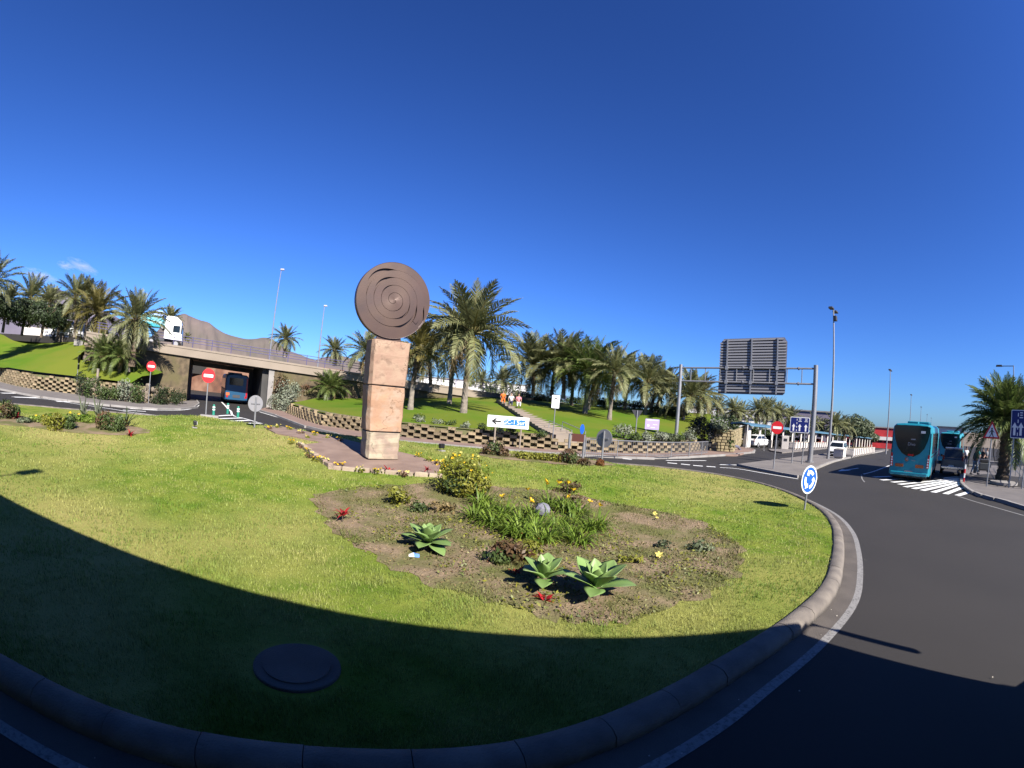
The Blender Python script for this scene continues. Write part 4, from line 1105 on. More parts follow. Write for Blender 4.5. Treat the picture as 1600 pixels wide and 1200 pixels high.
def car(loc, rz, label, paint, kind, name='car', cat='car', group=None):
    "local +x is forward, centre at origin"
    t = thing(name, loc, rz, label, cat, group)
    if kind == 'hatch': L, W, H = 3.7, 1.66, 1.5; prof = [(-1.85, .3, .62), (-1.82, .28, .9), (-1.2, .26, .95), (0, .25, .95), (.9, .26, .93), (1.5, .27, .82), (1.8, .3, .68), (1.85, .34, .5)]; cab = [(-1.75, .92), (-1.45, H-.06), (-.9, H), (.05, H), (.45, H-.08), (1.12, .9)]
    elif kind == 'van': L, W, H = 4.9, 1.9, 2.1; prof = [(-2.45, .3, 1.2), (-2.4, .28, 1.25), (0, .26, 1.25), (1.6, .26, 1.2), (2.3, .28, .95), (2.45, .34, .6)]; cab = [(-2.42, 1.22), (-2.36, H), (0, H), (1.0, H-.08), (1.9, 1.15)]
    elif kind == 'pickup': L, W, H = 5.0, 1.82, 1.75; prof = [(-2.5, .45, 1.0), (-2.46, .42, 1.05), (0, .4, 1.05), (1.2, .4, 1.05), (2.2, .42, .95), (2.5, .5, .7)]; cab = [(-.9, 1.03), (-.62, H-.04), (-.2, H), (.5, H-.02), (1.25, 1.03)]
    else: L, W, H = 4.3, 1.74, 1.45; prof = [(-2.15, .32, .7), (-2.1, .28, .9), (-1.4, .26, .95), (0, .25, .93), (1.1, .26, .9), (1.9, .28, .72), (2.15, .34, .5)]; cab = [(-1.85, .92), (-1.1, H-.05), (-.5, H), (.2, H-.02), (1.15, .9)]
    hw = W/2; rings = []
    for i, (x, z0, z1) in enumerate(prof):
        w = hw*(.86 if i in (0, len(prof)-1) else .97 if i in (1, len(prof)-2) else 1)
        rings.append([(x, -w*.92, z0), (x, -w, z0+.12), (x, -w, z0+(z1-z0)*.6), (x, -w*.93, z1), (x, w*.93, z1), (x, w, z0+(z1-z0)*.6), (x, w, z0+.12), (x, w*.92, z0)])
    MB().loft(rings).build('body', paint, t, smooth=False)
    n = len(cab); cw = lambda z: hw*(.9-.2*(z-.92)/max(.3, H-.92)*.75)
    vs = [(x, -cw(z), z) for x, z in cab]+[(x, cw(z), z) for x, z in cab]
    MB().add(vs, [tuple(range(n-1, -1, -1)), tuple(range(n, 2*n))]+[(i, i+1, n+i+1, n+i) for i in range(n-1)]).build('cabin', paint, t)
    # panes, proud of the cabin
    zb, zt2 = cab[0][1]+.06, H-.13
    def edge(z, front):
        pts = cab if not front else cab[::-1]
        for (a, b) in zip(pts, pts[1:]):
            lo, hi = sorted((a[1], b[1]))
            if lo <= z <= hi and a[1] != b[1]: return a[0]+(b[0]-a[0])*(z-a[1])/(b[1]-a[1])
        return pts[0][0]
    for s in (-1, 1):
        x0b, x0t, x1b, x1t = edge(zb, 0)+.1, edge(zt2, 0)+.08, edge(zb, 1)-.1, edge(zt2, 1)-.08
        mid = (x0t+x1t)/2
        for a, b, c, d in ((x0b, mid-.03, mid-.03, x0t), (mid+.03, x1b, x1t, mid+.03)):
            y1, y2 = s*(cw(zb)+.006), s*(cw(zt2)+.006)
            f = [(0, 1, 2, 3)] if s < 0 else [(3, 2, 1, 0)]
            if kind == 'van' and a < 0: continue
            MB().add([(a, y1, zb), (b, y1, zb), (c, y2, zt2), (d, y2, zt2)], f).build('side_window', GLASS, t)
    for fr in (0, 1):
        xb, xt = edge(zb, fr), edge(zt2, fr); e = .008*(1 if fr else -1)
        v = [(xb+e, -cw(zb)+.06, zb), (xb+e, cw(zb)-.06, zb), (xt+e, cw(zt2)-.05, zt2), (xt+e, -cw(zt2)+.05, zt2)]
        MB().add(v, [(0, 1, 2, 3) if fr else (3, 2, 1, 0)]).build('windscreen' if fr else 'rear_window', GLASS, t)
    r = .32 if kind in ('hatch', 'sedan') else .37
    for x in (-L*.31, L*.32):
        for y in (-1, 1): wheel(t, x, y*(hw-.1), r)
    for y in (-1, 1):
        MB().box((L/2-.1, y*hw*.66, prof[-1][2]+.1), (.16, .34, .15)).build('headlight', WHITEL, t, bevel=.03)
        MB().box((-L/2+.04, y*hw*.8, prof[0][2]+.12), (.1, .16, .3)).build('tail_light', REDL, t)
        MB().box((.62, y*(hw+.09), 1.02 if kind != 'pickup' else 1.15), (.1, .16, .12)).build('mirror', BLACK, t)
    MB().box((L/2-.02, 0, .5), (.1, W*.6, .16)).build('grille', BLACK, t)
    MB().box((L/2+.015, 0, .42), (.03, .5, .11)).build('number_plate', WHITE, t)
    if kind == 'pickup':
        MB().box((-2.52, 0, .5), (.14, 1.7, .17)).build('bumper', CHROME, t, bevel=.03)
        MB().box((-2.515, 0, .84), (.03, 1.45, .36)).build('tailgate', SILVER, t, bevel=.01)
        MB().box((-2.55, .1, .62), (.05, .4, .12)).build('number_plate', WHITE, t)
        MB().box((-1.62, 0, 1.06), (1.5, 1.5, .04)).build('load_bed', DARKGREY, t)
    return t
q = Vector((28.75, 20.85))
e = Vector((.829, .559)); p = q+e*2.5
car((p.x, p.y, -.15), bd, 'grey double cab pickup truck stopped beside the teal bus', SILVER, 'pickup', 'pickup_truck', 'pickup')
a, b = (29.09, 35.59, -0.35), (32.57, 37.83, -0.46)
car(((a[0]+b[0])/2+.9, (a[1]+b[1])/2+1.0, z_road((a[0]+b[0])/2, (a[1]+b[1])/2)), math.atan2(-.559, -.829)+.12, 'small white hatchback coming out between the planter rows', CARW, 'hatch')
p = (28.6, 46.98, -0.5)
car((p[0]+.3, p[1]+2.5, z_road(*p[:2])), .55, 'white car behind the car park barrier', CARW, 'sedan')
for k, (d, lab, m) in enumerate(((14, 'dark car parked under carport near its left end', DARKGREY), (19.5, 'silver car parked in shade below the carport', SILVER), (27, 'white car parked in shade below the carport', CARW), (36, 'red car parked in shade below the carport', RED))):
    q = ca+cd*d+Vector((-cd.y, cd.x))*3.0
    car((q.x, q.y, z_road(q.x, q.y)), math.atan2(cd.x, -cd.y), lab, m, 'sedan', group='cars under the carport')
# on the motorway: white lorry cab with an empty car transporter, vans and cars
def lorry(loc, rz):
    t = thing('lorry', loc, rz, 'white tall lorry cab on the motorway above the left abutment', 'lorry')
    rings = []
    for x, z1, w in ((-1.1, 3.3, 1.2), (-.9, 3.55, 1.22), (.2, 3.5, 1.22), (.75, 3.1, 1.2), (1.0, 2.2, 1.2), (1.1, 1.0, 1.18)):
        rings.append([(x, -w, .95), (x, -w, z1-.3), (x, -w*.85, z1), (x, w*.85, z1), (x, w, z1-.3), (x, w, .95)])
    MB().loft(rings).build('cab', CARW, t)
    for s in (-1, 1): MB().box((.32, s*1.222, 2.15), (.85, .02, .75)).build('side_window', GLASS, t); MB().box((.95, s*1.36, 2.2), (.14, .2, .75)).build('mirror', BLACK, t)
    MB().add([(1.005, -1.05, 2.2), (1.005, 1.05, 2.2), (.78, 1.0, 3.02), (.78, -1.0, 3.02)], [(0, 1, 2, 3)]).build('windscreen', GLASS, t)
    MB().box((-2.2, 0, .85), (4.4, 1.0, .25)).build('chassis', DARKGREY, t)
    for x in (.4, -2.6):
        for y in (-1, 1): wheel(t, x, y*1.0, .5, .32)
    MB().box((1.1, 0, .7), (.12, 2.3, .4)).build('bumper', DARKGREY, t)
    return t
u = 5.6; q = dk(6.6, 2.6, ztop(6.6)+.02)
q = (-38.43, 43.44, 6.09)
lorry((q[0], q[1], q[2]-1.0), math.atan2(.6, .8))
for (u, v, lab, m, k, hgt) in ((14, 37, 'red car on the far carriageway behind the bridge rail', RED, 'sedan', -.75), (21, 37, 'orange van on the far carriageway behind the bridge rail', ORANGE, 'van', -.85), (30, 38, 'white car on the far carriageway right of the orange van', CARW, 'sedan', -.75)):
    q = dk(u, v, ztop(u)+.02+hgt); car(q, math.atan2(.6, .8), lab, m, k, 'van' if k == 'van' else 'car', 'van' if k == 'van' else 'car', 'motorway traffic')
for q, lab, m, k, dz in (((-54.28, 56.01, 8.92), 'turquoise van on the motorway behind the lorry cab', TEALL, 'van', -.4), ((-54.26, 57.42, 10.3), 'blue car carried high on a transporter behind the palm', BRBLUE, 'sedan', -.3)):
    car((q[0], q[1], q[2]+dz), math.atan2(.6, .8), lab, m, k, 'van' if k == 'van' else 'car', 'van' if k == 'van' else 'car', 'motorway traffic')
for (px_, lab, m, k, rz_) in zip(((-53.79, 38.24, 6.44), (-53.78, 41.62, 6.78), (-50.27, 42.77, 6.76)), ('white van parked on the upper road left of the palms', 'white lorry box behind the palms on upper road', 'grey car on the upper road between the palm trunks'), (CARW, CARW, SILVER), ('van', 'van', 'sedan'), (.3, .3, .3)):
    car((px_[0], px_[1], 5.22), .3, lab, m, k, 'van' if k == 'van' else 'car', 'van' if k == 'van' else 'car', 'motorway traffic')
p = (-59.65, 43.8, 7.46)
wq = thing('boundary_wall', (p[0], p[1], 5.2), .25, 'long white boundary wall along the upper road at left', 'wall'); wq.rotation_euler.z = facing(p)
MB().box((0, 0, .55), (16, .25, 1.1)).build('panel', WALLW, wq); MB().box((0, 0, 1.13), (16.2, .35, .08)).build('coping', WHITEC, wq)
# small monument stone and low box on the left lawn
p = (-53.48, 37.46, 4.6)
t = thing('stone_marker', p, .3, 'small weathered stone marker on the left lawn', 'stone')
MB().box((0, 0, .55), (.8, .5, 1.1), 0, .75).build('stone', RUBBLE, t, bevel=.06)
p = (-45.55, 34.4, 4.23)
t = thing('lawn_box', p, facing(p), 'low pale concrete box on the left lawn behind the signal post', 'concrete box')
MB().box((0, 0, .25), (1.1, .7, .55)).build('box', CONC, t, bevel=.03); MB().box((0, 0, .54), (1.2, .8, .06)).build('lid', CONC, t)
p = (-33.18, 27.61, 1.3)
t = thing('marker_post', (p[0], p[1], p[2]), 0, 'stubby pale wooden post on the lawn before short palm', 'post'); MB().cyl((0, 0, -.1), (0, 0, .85), .13, .12, 10).build('shaft', CONCW, t); MB().cyl((0, 0, .85), (0, 0, .9), .14, n=10).build('cap', CONC, t)
# dark narrow signal post at the left wall
p = (-35.48, 27.04)
t = thing('signal_post', (*p, -.03), facing(p, 1.2), 'slim post with dark edge-on sign plates before the left block wall', 'sign post')
MB().cyl((0, 0, 0), (0, 0, 3.0), .04, n=8).build('post', GALV, t)
MB().plate(circ(0, 2.85, .36, 24), -.06, -.03).build('plate', BLACK, t); MB().plate(rrect(0, 2.2, .5, .4, .03), -.06, -.03).build('lower_plate', DARKGREY, t)

# ------------------------------------------------------------------ buildings far off
def hall(loc, rz, W, D, H, label, wall, band=None, nwin=8, name='building'):
    t = thing(name, loc, rz, label, 'building')
    MB().box((0, 0, H/2), (W, D, H)).build('wall', wall, t)
    MB().box((0, 0, H+.12), (W+.5, D+.5, .3)).build('roof', CONC, t)
    if band: MB().box((0, -D/2-.1, H*.86), (W, .3, H*.22)).build('fascia', band, t)
    src = None
    for k in range(nwin):
        x = -W/2+W*(k+.5)/nwin
        if src is None: src = MB().box((0, 0, 0), (W/nwin*.6, .12, H*.28)).build('window', GLASS, t); o = src
        else: o = src.copy(); col.objects.link(o)
        o.location = (x, -D/2-.03, H*.45)
    return t
p = (106.91, 105.21, -0.27)
z = z_road(p[0], p[1]); h0 = (106.74, 105.39, 2.56)[2]
t = hall((p[0], p[1], z), facing(p, .15), 17, 14, h0-z, 'bright red clad airport building left of teal bus roof', REDB, None, 9)
MB().box((1, -7.2, (h0-z)*.5), (11, .3, (h0-z)*.16)).build('white_band', WALLW, t); MB().box((8.9, -7, (h0-z)*.8), (2, .6, 2)).build('sign_box', WHITE, t)
p = (117.59, 122.77, -1.39)
hall((p[0], p[1], z_road(p[0], p[1])), facing(p), 16, 10, (117.51, 122.84, -0.14)[2]-z_road(p[0], p[1]), 'low dark red building behind the trees', mat('dark_red_cladding', (.25, .03, .04), .7), None, 5)
for (p, hh, W, lab, m) in zip(((70.3, 97.25, 2.69), (69.9, 109.61, 2.22), (62.03, 125.51, 2.07), (58.98, 104.5, 1.51), (-14.89, 169.35, 7.0)), (5.28, 3.88, 4.82, 2.6, 8.38), (14, 18, 22, 24, 40),
        ('mauve grey distant block with flat roof behind lane board', 'white low hall between the palms right of gantry sign', 'white flat hall behind the palms under the gantry', 'long white hall behind the hedge by the carport', 'low pale building on horizon behind the lawn'), (MAUVE, WALLW, WALLW, WALLW, WALLW)):
    hall((p[0], p[1], z_road(p[0], p[1])-.5), facing(p), W, 10, hh-z_road(p[0], p[1])+.5, lab, m, None, 7)
p = (88.52, 65.3, 3.46)
hall((p[0], p[1], z_road(p[0], p[1])), facing(p), 6, 8, (88.44, 65.42, 3.33)[2]-z_road(p[0], p[1]), 'white terminal block rising behind the second bus', WALLW, None, 6)
p = (65.63, 36.3, 0.95)
hall((p[0]+6, p[1]-3, z_road(p[0], p[1])), facing(p, .2), 10, 8, 4.2, 'low grey building in shade behind the right palm', mat('terminal_grey', (.2, .21, .22), .8), None, 4)

# ------------------------------------------------------------------ hills
def ridge(name, P, D, m, depth=.3, rows=14):
    rng = random.Random(len(P)); Pn = smoothline([Vector(p) for p in P], 8); V = []
    n = len(Pn)
    for j in range(rows+1):
        t = j/rows; f = 1-abs(2*t-1); f = f**.8
        for i, p in enumerate(Pn):
            d = Vector((p.x, p.y)); dist = 1+(t-.5)*2*depth
            z = -6+(p.z+6)*f
            q = d*dist
            e = 0 if j in (0, rows//2, rows) else (rng.uniform(-1, 1)*.012+.03*math.sin(i*.53+j*.9)+.025*math.sin(i*.21-j*.7))*(p.z+6)
            g = math.sin(i*1.7+j*.6)*(p.z+6)*.004*(1 if 0 < j < rows//2 else 0)
            V.append((q.x, q.y, z+e+g))
    Fc = [(j*n+i, j*n+i+1, (j+1)*n+i+1, (j+1)*n+i) for j in range(rows) for i in range(n-1)]
    return struct(npmesh(name, V, Fc, m, smooth=True))
ridge('hill', ((-1359.42, 1327.39, 59.45), (-1322.44, 1364.24, 118.78), (-1283.2, 1401.21, 179.43), (-1242.19, 1437.69, 213.57), (-1217.75, 1458.46, 208.92), (-1186.28, 1484.16, 199.11), (-1156.9, 1507.18, 193.67), (-1129.89, 1527.53, 175.49), (-1098.69, 1550.12, 160.14), (-1063.64, 1574.38, 152.47), (-1028.46, 1597.58, 148.33), (-998.05, 1616.76, 152.14), (-967.79, 1635.05, 160.86), (-940.62, 1650.83, 159.19), (-907.02, 1669.52, 141.94), (-877.57, 1685.19, 122.8), (-839.46, 1704.5, 112.01), (-781.57, 1731.8, 95.61), (-659.1, 1782.02, 67.62), (-507.65, 1830.93, 25.92)), 1900, HILLM, .28)
ridge('hill', ((-1389.71, 2882.48, 96.45), (-1277.59, 2933.9, 171.76), (-1159.2, 2982.66, 201.19), (-1084.62, 3010.58, 191.68), (-969.97, 3049.45, 160.08), (-817.66, 3093.77, 96.96)), 3200, HILLM, .2)
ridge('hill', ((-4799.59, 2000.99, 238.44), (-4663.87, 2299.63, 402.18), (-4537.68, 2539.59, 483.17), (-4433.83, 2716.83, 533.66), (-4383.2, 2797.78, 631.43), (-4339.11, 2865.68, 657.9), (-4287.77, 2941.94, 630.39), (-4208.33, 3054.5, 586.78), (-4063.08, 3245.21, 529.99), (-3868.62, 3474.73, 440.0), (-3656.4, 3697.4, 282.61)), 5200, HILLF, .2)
# small clouds low over the left hills
CM = bpy.data.materials.new('cloud_vapour'); CM.use_nodes = True; _n = CM.node_tree.nodes; _n.remove(_n['Principled BSDF'])
_v = _n.new('ShaderNodeVolumePrincipled'); _v.inputs['Color'].default_value = (.98, .97, .98, 1); _v.inputs['Anisotropy'].default_value = .3
_t = _n.new('ShaderNodeTexCoord'); _z = _n.new('ShaderNodeTexNoise'); _z.inputs['Scale'].default_value = 2.2; _z.inputs['Detail'].default_value = 5
_g = _n.new('ShaderNodeTexGradient'); _g.gradient_type = 'SPHERICAL'; _m = _n.new('ShaderNodeMath'); _m.operation = 'MULTIPLY'
_r = _n.new('ShaderNodeMapRange'); _r.inputs[1].default_value = .42; _r.inputs[2].default_value = .75; _r.inputs[4].default_value = .011
for a, b in ((_t.outputs['Object'], _z.inputs['Vector']), (_t.outputs['Object'], _g.inputs['Vector']), (_z.outputs[0], _r.inputs[0]), (_r.outputs[0], _m.inputs[0]), (_g.outputs[1], _m.inputs[1]), (_m.outputs[0], _v.inputs['Density'])): CM.node_tree.links.new(a, b)
CM.node_tree.links.new(_v.outputs[0], _n['Material Output'].inputs['Volume'])
for k, (c, w, h, lab) in enumerate(zip(((-5654.44, 4126.41, 1214.51), (-5989.12, 3623.6, 997.91), (-5796.67, 3924.11, 1185.02)), (290, 330, 160), (75, 85, 50), ('brightest little white cloud low above the left palms', 'faint little cloud leftmost above the slim palm', 'tiny cloud wisp between two little clouds'))):
    o = MB().sphere((0, 0, 0), 1, 16, 10).build('cloud', CM); o.location = c; o.scale = (w, 200, h); o.rotation_euler = (0, (.25, .12, .1)[k], facing(c)); tag(o, lab, 'cloud', 'small clouds at left')

# ------------------------------------------------------------------ people
def skin_mesh(name, pts, edges, rad, m, parent, sub=1):
    me = bpy.data.meshes.new(name); me.from_pydata(pts, edges, []); o = link(name, me)
    md = o.modifiers.new('s', 'SKIN'); 
    bpy.context.view_layer.update()
    for i, r in enumerate(rad): me.skin_vertices[0].data[i].radius = (r, r) if not isinstance(r, tuple) else r
    me.skin_vertices[0].data[0].use_root = True
    if sub: o.modifiers.new('u', 'SUBSURF').levels = sub; o.modifiers['u'].render_levels = sub
    dg = bpy.context.evaluated_depsgraph_get(); ev = o.evaluated_get(dg)
    nm = bpy.data.meshes.new_from_object(ev, depsgraph=dg); nm.name = name
    bpy.data.objects.remove(o); bpy.data.meshes.remove(me)
    nm.materials.clear(); nm.materials.append(m); nm.polygons.foreach_set('use_smooth', [True]*len(nm.polygons)); nm.polygons.foreach_set('material_index', [0]*len(nm.polygons))
    return link(name, nm, parent)
def person(loc, rz, label, top, legs, pose='stand', hair=HAIR, group=None, bag=None):
    "local -y is the way the person faces"
    t = thing('person', loc, rz, label, 'person', group)
    if pose == 'sit':
        hip = .46; kn = [(-.13, -.42, .48), (.13, -.44, .5)]; ft = [(-.13, -.5, .05), (.14, -.42, .05)]; toe = [(-.14, -.66, .03), (.16, -.58, .03)]
        hd = [(-.2, -.36, .58), (.2, -.38, .6)]; el = [(-.27, -.1, .7), (.27, -.12, .7)]; lean = -.1
    elif pose == 'walk':
        hip = .9; kn = [(-.1, -.16, .5), (.1, .06, .48)]; ft = [(-.1, -.28, .08), (.1, .32, .12)]; toe = [(-.11, -.45, .05), (.11, .2, .03)]
        hd = [(-.28, .2, .82), (.3, -.25, .9)]; el = [(-.27, .1, 1.08), (.27, -.02, 1.08)]; lean = -.04
    else:
        hip = .9; kn = [(-.1, -.02, .48), (.11, -.03, .48)]; ft = [(-.11, .02, .08), (.12, .0, .08)]; toe = [(-.13, -.16, .03), (.15, -.18, .03)]
        hd = [(-.26, -.08, .8), (.24, -.2, .95)]; el = [(-.27, .03, 1.08), (.28, .02, 1.08)]; lean = 0
    sh = hip+.52
    pts = [(0, 0, hip), (0, lean*.4, hip+.2), (0, lean, sh-.06), (0, lean*1.1, sh+.06), (0, lean*1.2-.01, sh+.15), (0, lean*1.2-.03, sh+.24), (0, lean*1.2-.01, sh+.31)]
    rad = [.13, .125, (.13, .15), .06, .065, (.085, .1), .06]
    ed = [(i, i+1) for i in range(6)]
    b = len(pts)
    for s in range(2):
        sg = -1 if s == 0 else 1
        pts += [(sg*.18, lean, sh-.04), el[s], hd[s], (hd[s][0], hd[s][1]-.06, hd[s][2]-.06)]; rad += [.055, .042, .034, .03]
        ed += [(2, b), (b, b+1), (b+1, b+2), (b+2, b+3)]; b += 4
    for s in range(2):
        sg = -1 if s == 0 else 1
        pts += [(sg*.1, -.01, hip-.06), kn[s], ft[s], toe[s]]; rad += [.085, .06, .042, .035]
        ed += [(0, b), (b, b+1), (b+1, b+2), (b+2, b+3)]; b += 4
    skin_mesh('body', pts, ed, rad, SKIN, t)
    # shirt
    sp = [pts[0], pts[1], pts[2], (0, lean*1.1, sh+.0)]; sr = [.155, .15, (.155, .175), .09]; se = [(0, 1), (1, 2), (2, 3)]
    k = 4
    for s in range(2):
        sg = -1 if s == 0 else 1; mid = Vector((sg*.18, lean, sh-.04)).lerp(Vector(el[s]), .75)
        sp += [(sg*.18, lean, sh-.04), tuple(mid)]; sr += [.075, .065]; se += [(2, k), (k, k+1)]; k += 2
    skin_mesh('shirt', sp, se, sr, top, t)
    tp = [(0, 0, hip+.03)]; tr_ = [.145]; te = []; k = 1
    for s in range(2):
        sg = -1 if s == 0 else 1; an = Vector(kn[s]).lerp(Vector(ft[s]), .85)
        tp += [(sg*.1, -.01, hip-.06), kn[s], tuple(an)]; tr_ += [.105, .08, .066]; te += [(0, k), (k, k+1), (k+1, k+2)]; k += 3
    skin_mesh('trousers', tp, te, tr_, legs, t)
    for s in range(2):
        f = Vector(ft[s]); g = Vector(toe[s]); MB().box(((f.x+g.x)/2, (f.y+g.y)/2, min(f.z, g.z)+.03), (.1, .27, .09)).build('shoe', BLACK, t, bevel=.03)
    MB().sphere((0, lean*1.2+.012, sh+.275), .112, 10, 8, .92, 1.0, 1.0).build('hair', hair, t, smooth=True)
    return t
for q, lab, a, b, rz in zip(((-0.78, 46.31, 2.29), (0.05, 44.48, 2.13), (0.72, 44.15, 2.1)), ('person in orange top sitting leftmost on the lawn steps', 'person in white top and dark trousers sitting in the middle on the lawn steps', 'person in pink and white sitting rightmost on the lawn steps'), (C_OR, C_WH, C_PK), (C_OR, C_NV, C_WH), (.1, -.1, .15)):
    person((q[0], q[1], q[2]+.02), facing(q, rz), lab, a, b, 'sit', group='people sitting on the steps')
    MB()
PPL = [('person in pale jeans and grey top pushing a luggage trolley on the right pavement', C_GY, C_JN, 'walk', .9), ('person in turquoise top standing beyond the trolley pusher', C_TQ, C_NV, 'stand', 0), ('person in white shirt standing between the pickup and the trolley', C_WH, C_NV, 'stand', .4),
       ('person in black standing in the crowd behind the trolley', C_BK, C_BK, 'stand', -.5), ('person in turquoise shirt beside the pickup rear', C_TQ, C_BK, 'stand', .3), ('person in grey walking behind the triangular sign', C_GY, C_BK, 'walk', -.7)]
for q, (lab, a, b, ps, rz) in zip(((30.46, 19.87), (40.31, 26.09), (40.69, 27.77), (41.02, 25.91), (41.45, 28.97), (43.96, 27.29)), PPL):
    zq = z_road(*q)+.14
    person((*q, zq), facing(q, PI/2+rz if ps == 'walk' else rz), lab, a, b, ps, group='people on the right pavement')
p = (32.94, 20.63)
t = thing('luggage_trolley', (*p, -.01), facing(p, .2), 'luggage trolley with grey cases pushed on the right pavement', 'trolley')
MB().tube([(-.5, 0, .15), (.5, 0, .15)], .03, 6).build('frame', GALV, t); MB().tube([(-.5, -.25, .15), (-.6, -.25, 1.0), (-.6, .25, 1.0), (-.5, .25, .15)], .025, 6).build('handle', GALV, t)
MB().box((.05, 0, .42), (.9, .5, .5)).build('suitcase', SILVER, t, bevel=.05); MB().box((.0, 0, .8), (.7, .42, .24)).build('suitcase', DARKGREY, t, bevel=.05)
for x in (-.4, .4):
    for y in (-.2, .2): MB().cyl((x, y-.03, .07), (x, y+.03, .07), .07, n=10).build('wheel', TYRE, t)
for k, (q, lab) in enumerate(zip(((31.14, 21.0), (38.77, 22.89)), ('low grey concrete bench left of the trolley pusher', 'low grey concrete bench behind the triangular sign'))):
    t = thing('bench', (*q, -.01), facing(q, .1), lab, 'bench', 'grey benches'); MB().box((0, 0, .46), (1.7, .5, .12)).build('seat', CONC, t, bevel=.02)
    for x in (-.6, .6): MB().box((x, 0, .2), (.2, .42, .4)).build('leg', CONC, t)
# wire fence at far right
p = (27.41, 13.96); q = (44.01, 24.54)
t = thing('mesh_fence', (p[0], p[1], -.01), math.atan2(q[1]-p[1], q[0]-p[0]), 'grey wire fence with top rail behind the right lane board', 'fence')
L = math.hypot(q[0]-p[0], q[1]-p[1])
for z in (.35, .75, 1.15): MB().cyl((0, 0, z), (L, 0, z), .025, n=6).build('rail', GALV, t)
for k in range(6): MB().cyl((L*k/5, 0, -.05), (L*k/5, 0, 1.2), .035, n=6).build('post', GALV, t)

# ------------------------------------------------------------------ palms
FROND = [leafmat('palm_frond', (.15, .17, .065), (.24, .24, .115), isl=.35, trans=.25, objvar=.25, rough=.5), leafmat('palm_frond_green', (.105, .165, .036), (.165, .205, .06), isl=.35, trans=.28, objvar=.2, rough=.45), leafmat('palm_frond_dry', (.26, .19, .09), (.2, .14, .07), isl=.3, trans=.1, objvar=.2), leafmat('palm_frond_gold', (.13, .125, .035), (.2, .16, .04), isl=.3, trans=.2, objvar=.2)]
RACHIS = mat('palm_rib', (.20, .17, .06), .6)
TRUNK = mat('palm_trunk', (.17, .125, .085), .95, c2=(.10, .072, .05), scale=4, bump=1, bscale=14, objvar=.15)
TRUNKP = mat('pale_trunk', (.30, .255, .205), .95, c2=(.22, .185, .15), scale=3, bump=.6, bscale=20, objvar=.12)
def frond_mesh(seed, bend, nl, wid, m, droop=.35, ll=.24):
    "unit long frond from the origin along +x, arching down in z"
    r = random.Random(seed); V = []; Fc = []; mi = []
    def P(t):
        a = bend*t; 
        return Vector((math.sin(a)/bend if bend > .01 else t, 0, (math.cos(a)-1)/bend if bend > .01 else 0))
    def T(t): a = bend*t; return Vector((math.cos(a), 0, -math.sin(a)))
    # rib
    ns = 6
    for i in range(ns+1):
        t = i/ns; p = P(t); w = .016*(1-t*.9); 
        V += [(p.x, -w, p.z), (p.x, w, p.z), (p.x, 0, p.z+w)]
    for i in range(ns):
        for k in range(3): Fc.append((3*i+k, 3*i+(k+1) % 3, 3*i+3+(k+1) % 3, 3*i+3+k)); mi.append(1)
    for i in range(nl):
        t = .14+.84*i/(nl-1)+r.uniform(-.008, .008); p = P(t); tg = T(t); up = Vector((tg.z*-1, 0, tg.x)); up = Vector((-tg.z, 0, tg.x))
        ln = ll*(math.sin(min(1, (t+.12)*.95)*PI)**.6*.85+.15)*r.uniform(.85, 1.1)
        for s in (-1, 1):
            fw = .55+.5*t+r.uniform(-.1, .1)
            d = (Vector((0, s, 0))*.8+tg*fw+up*(.28+r.uniform(-.15, .2))).normalized()
            side = tg.cross(d).normalized()*0+tg*wid*.5
            a = p-side; b = p+side; mid = p+d*ln*.55; tip = p+d*ln+Vector((0, 0, -1))*ln*droop*r.uniform(.5, 1.3)
            o = len(V); V += [tuple(a), tuple(b), tuple(mid+tg*wid*.62), tuple(mid-tg*wid*.62), tuple(tip)]
            Fc.append((o, o+1, o+2, o+3)); mi.append(0); Fc.append((o+3, o+2, o+4, o+4)); mi.append(0)
    me = bpy.data.meshes.new('frond')
    me.from_pydata(V, [], [f if f[2] != f[3] else f[:3] for f in Fc]); me.materials.append(m); me.materials.append(RACHIS)
    me.polygons.foreach_set('material_index', mi); me.update()
    return me
FR = {}
for key, m, nl, wid in (('grey', FROND[0], 30, .022), ('green', FROND[1], 30, .022), ('gold', FROND[3], 28, .024), ('far', FROND[0], 13, .05), ('fargreen', FROND[1], 13, .05)):
    FR[key] = [frond_mesh(i*7+1, b, nl, wid, m, dr) for i, (b, dr) in enumerate(((.25, .2), (.55, .3), (.85, .4), (1.25, .5), (1.75, .55)))]
DRYF = [frond_mesh(91, 1.3, 22, .02, FROND[2], .7, .2), frond_mesh(92, 1.7, 22, .02, FROND[2], .8, .18)]
TRUNKS = {}
def trunk_mesh(h, r, lean, seed, pale=.35, n=11):
    rg = random.Random(seed); m = MB(); rings = []; nz = max(5, int(h/.16)); base = []
    for i in range(nz+1):
        t = i/nz; z = h*t; rr = r*(1.25-.28*min(1, t*5)) if t < .2 else r*(.98-.05*t)
        if t > pale: rr *= 1.0+(.14 if i % 2 else -.04)
        if t > .88: rr *= 1+(t-.88)*2.6
        cx, cy = lean[0]*t*t, lean[1]*t*t
        rings.append([(cx+rr*(1+rg.uniform(-.05, .07))*math.cos(2*PI*(k+(i % 2)*.5)/n), cy+rr*(1+rg.uniform(-.05, .07))*math.sin(2*PI*(k+(i % 2)*.5)/n), z+(rg.uniform(-.02, .02) if 0 < i else -.15)) for k in range(n)])
    m.loft(rings)
    for fi in range(len(m.f)):
        m.m[fi] = 1 if fi < nz*n*pale else 0
    return m
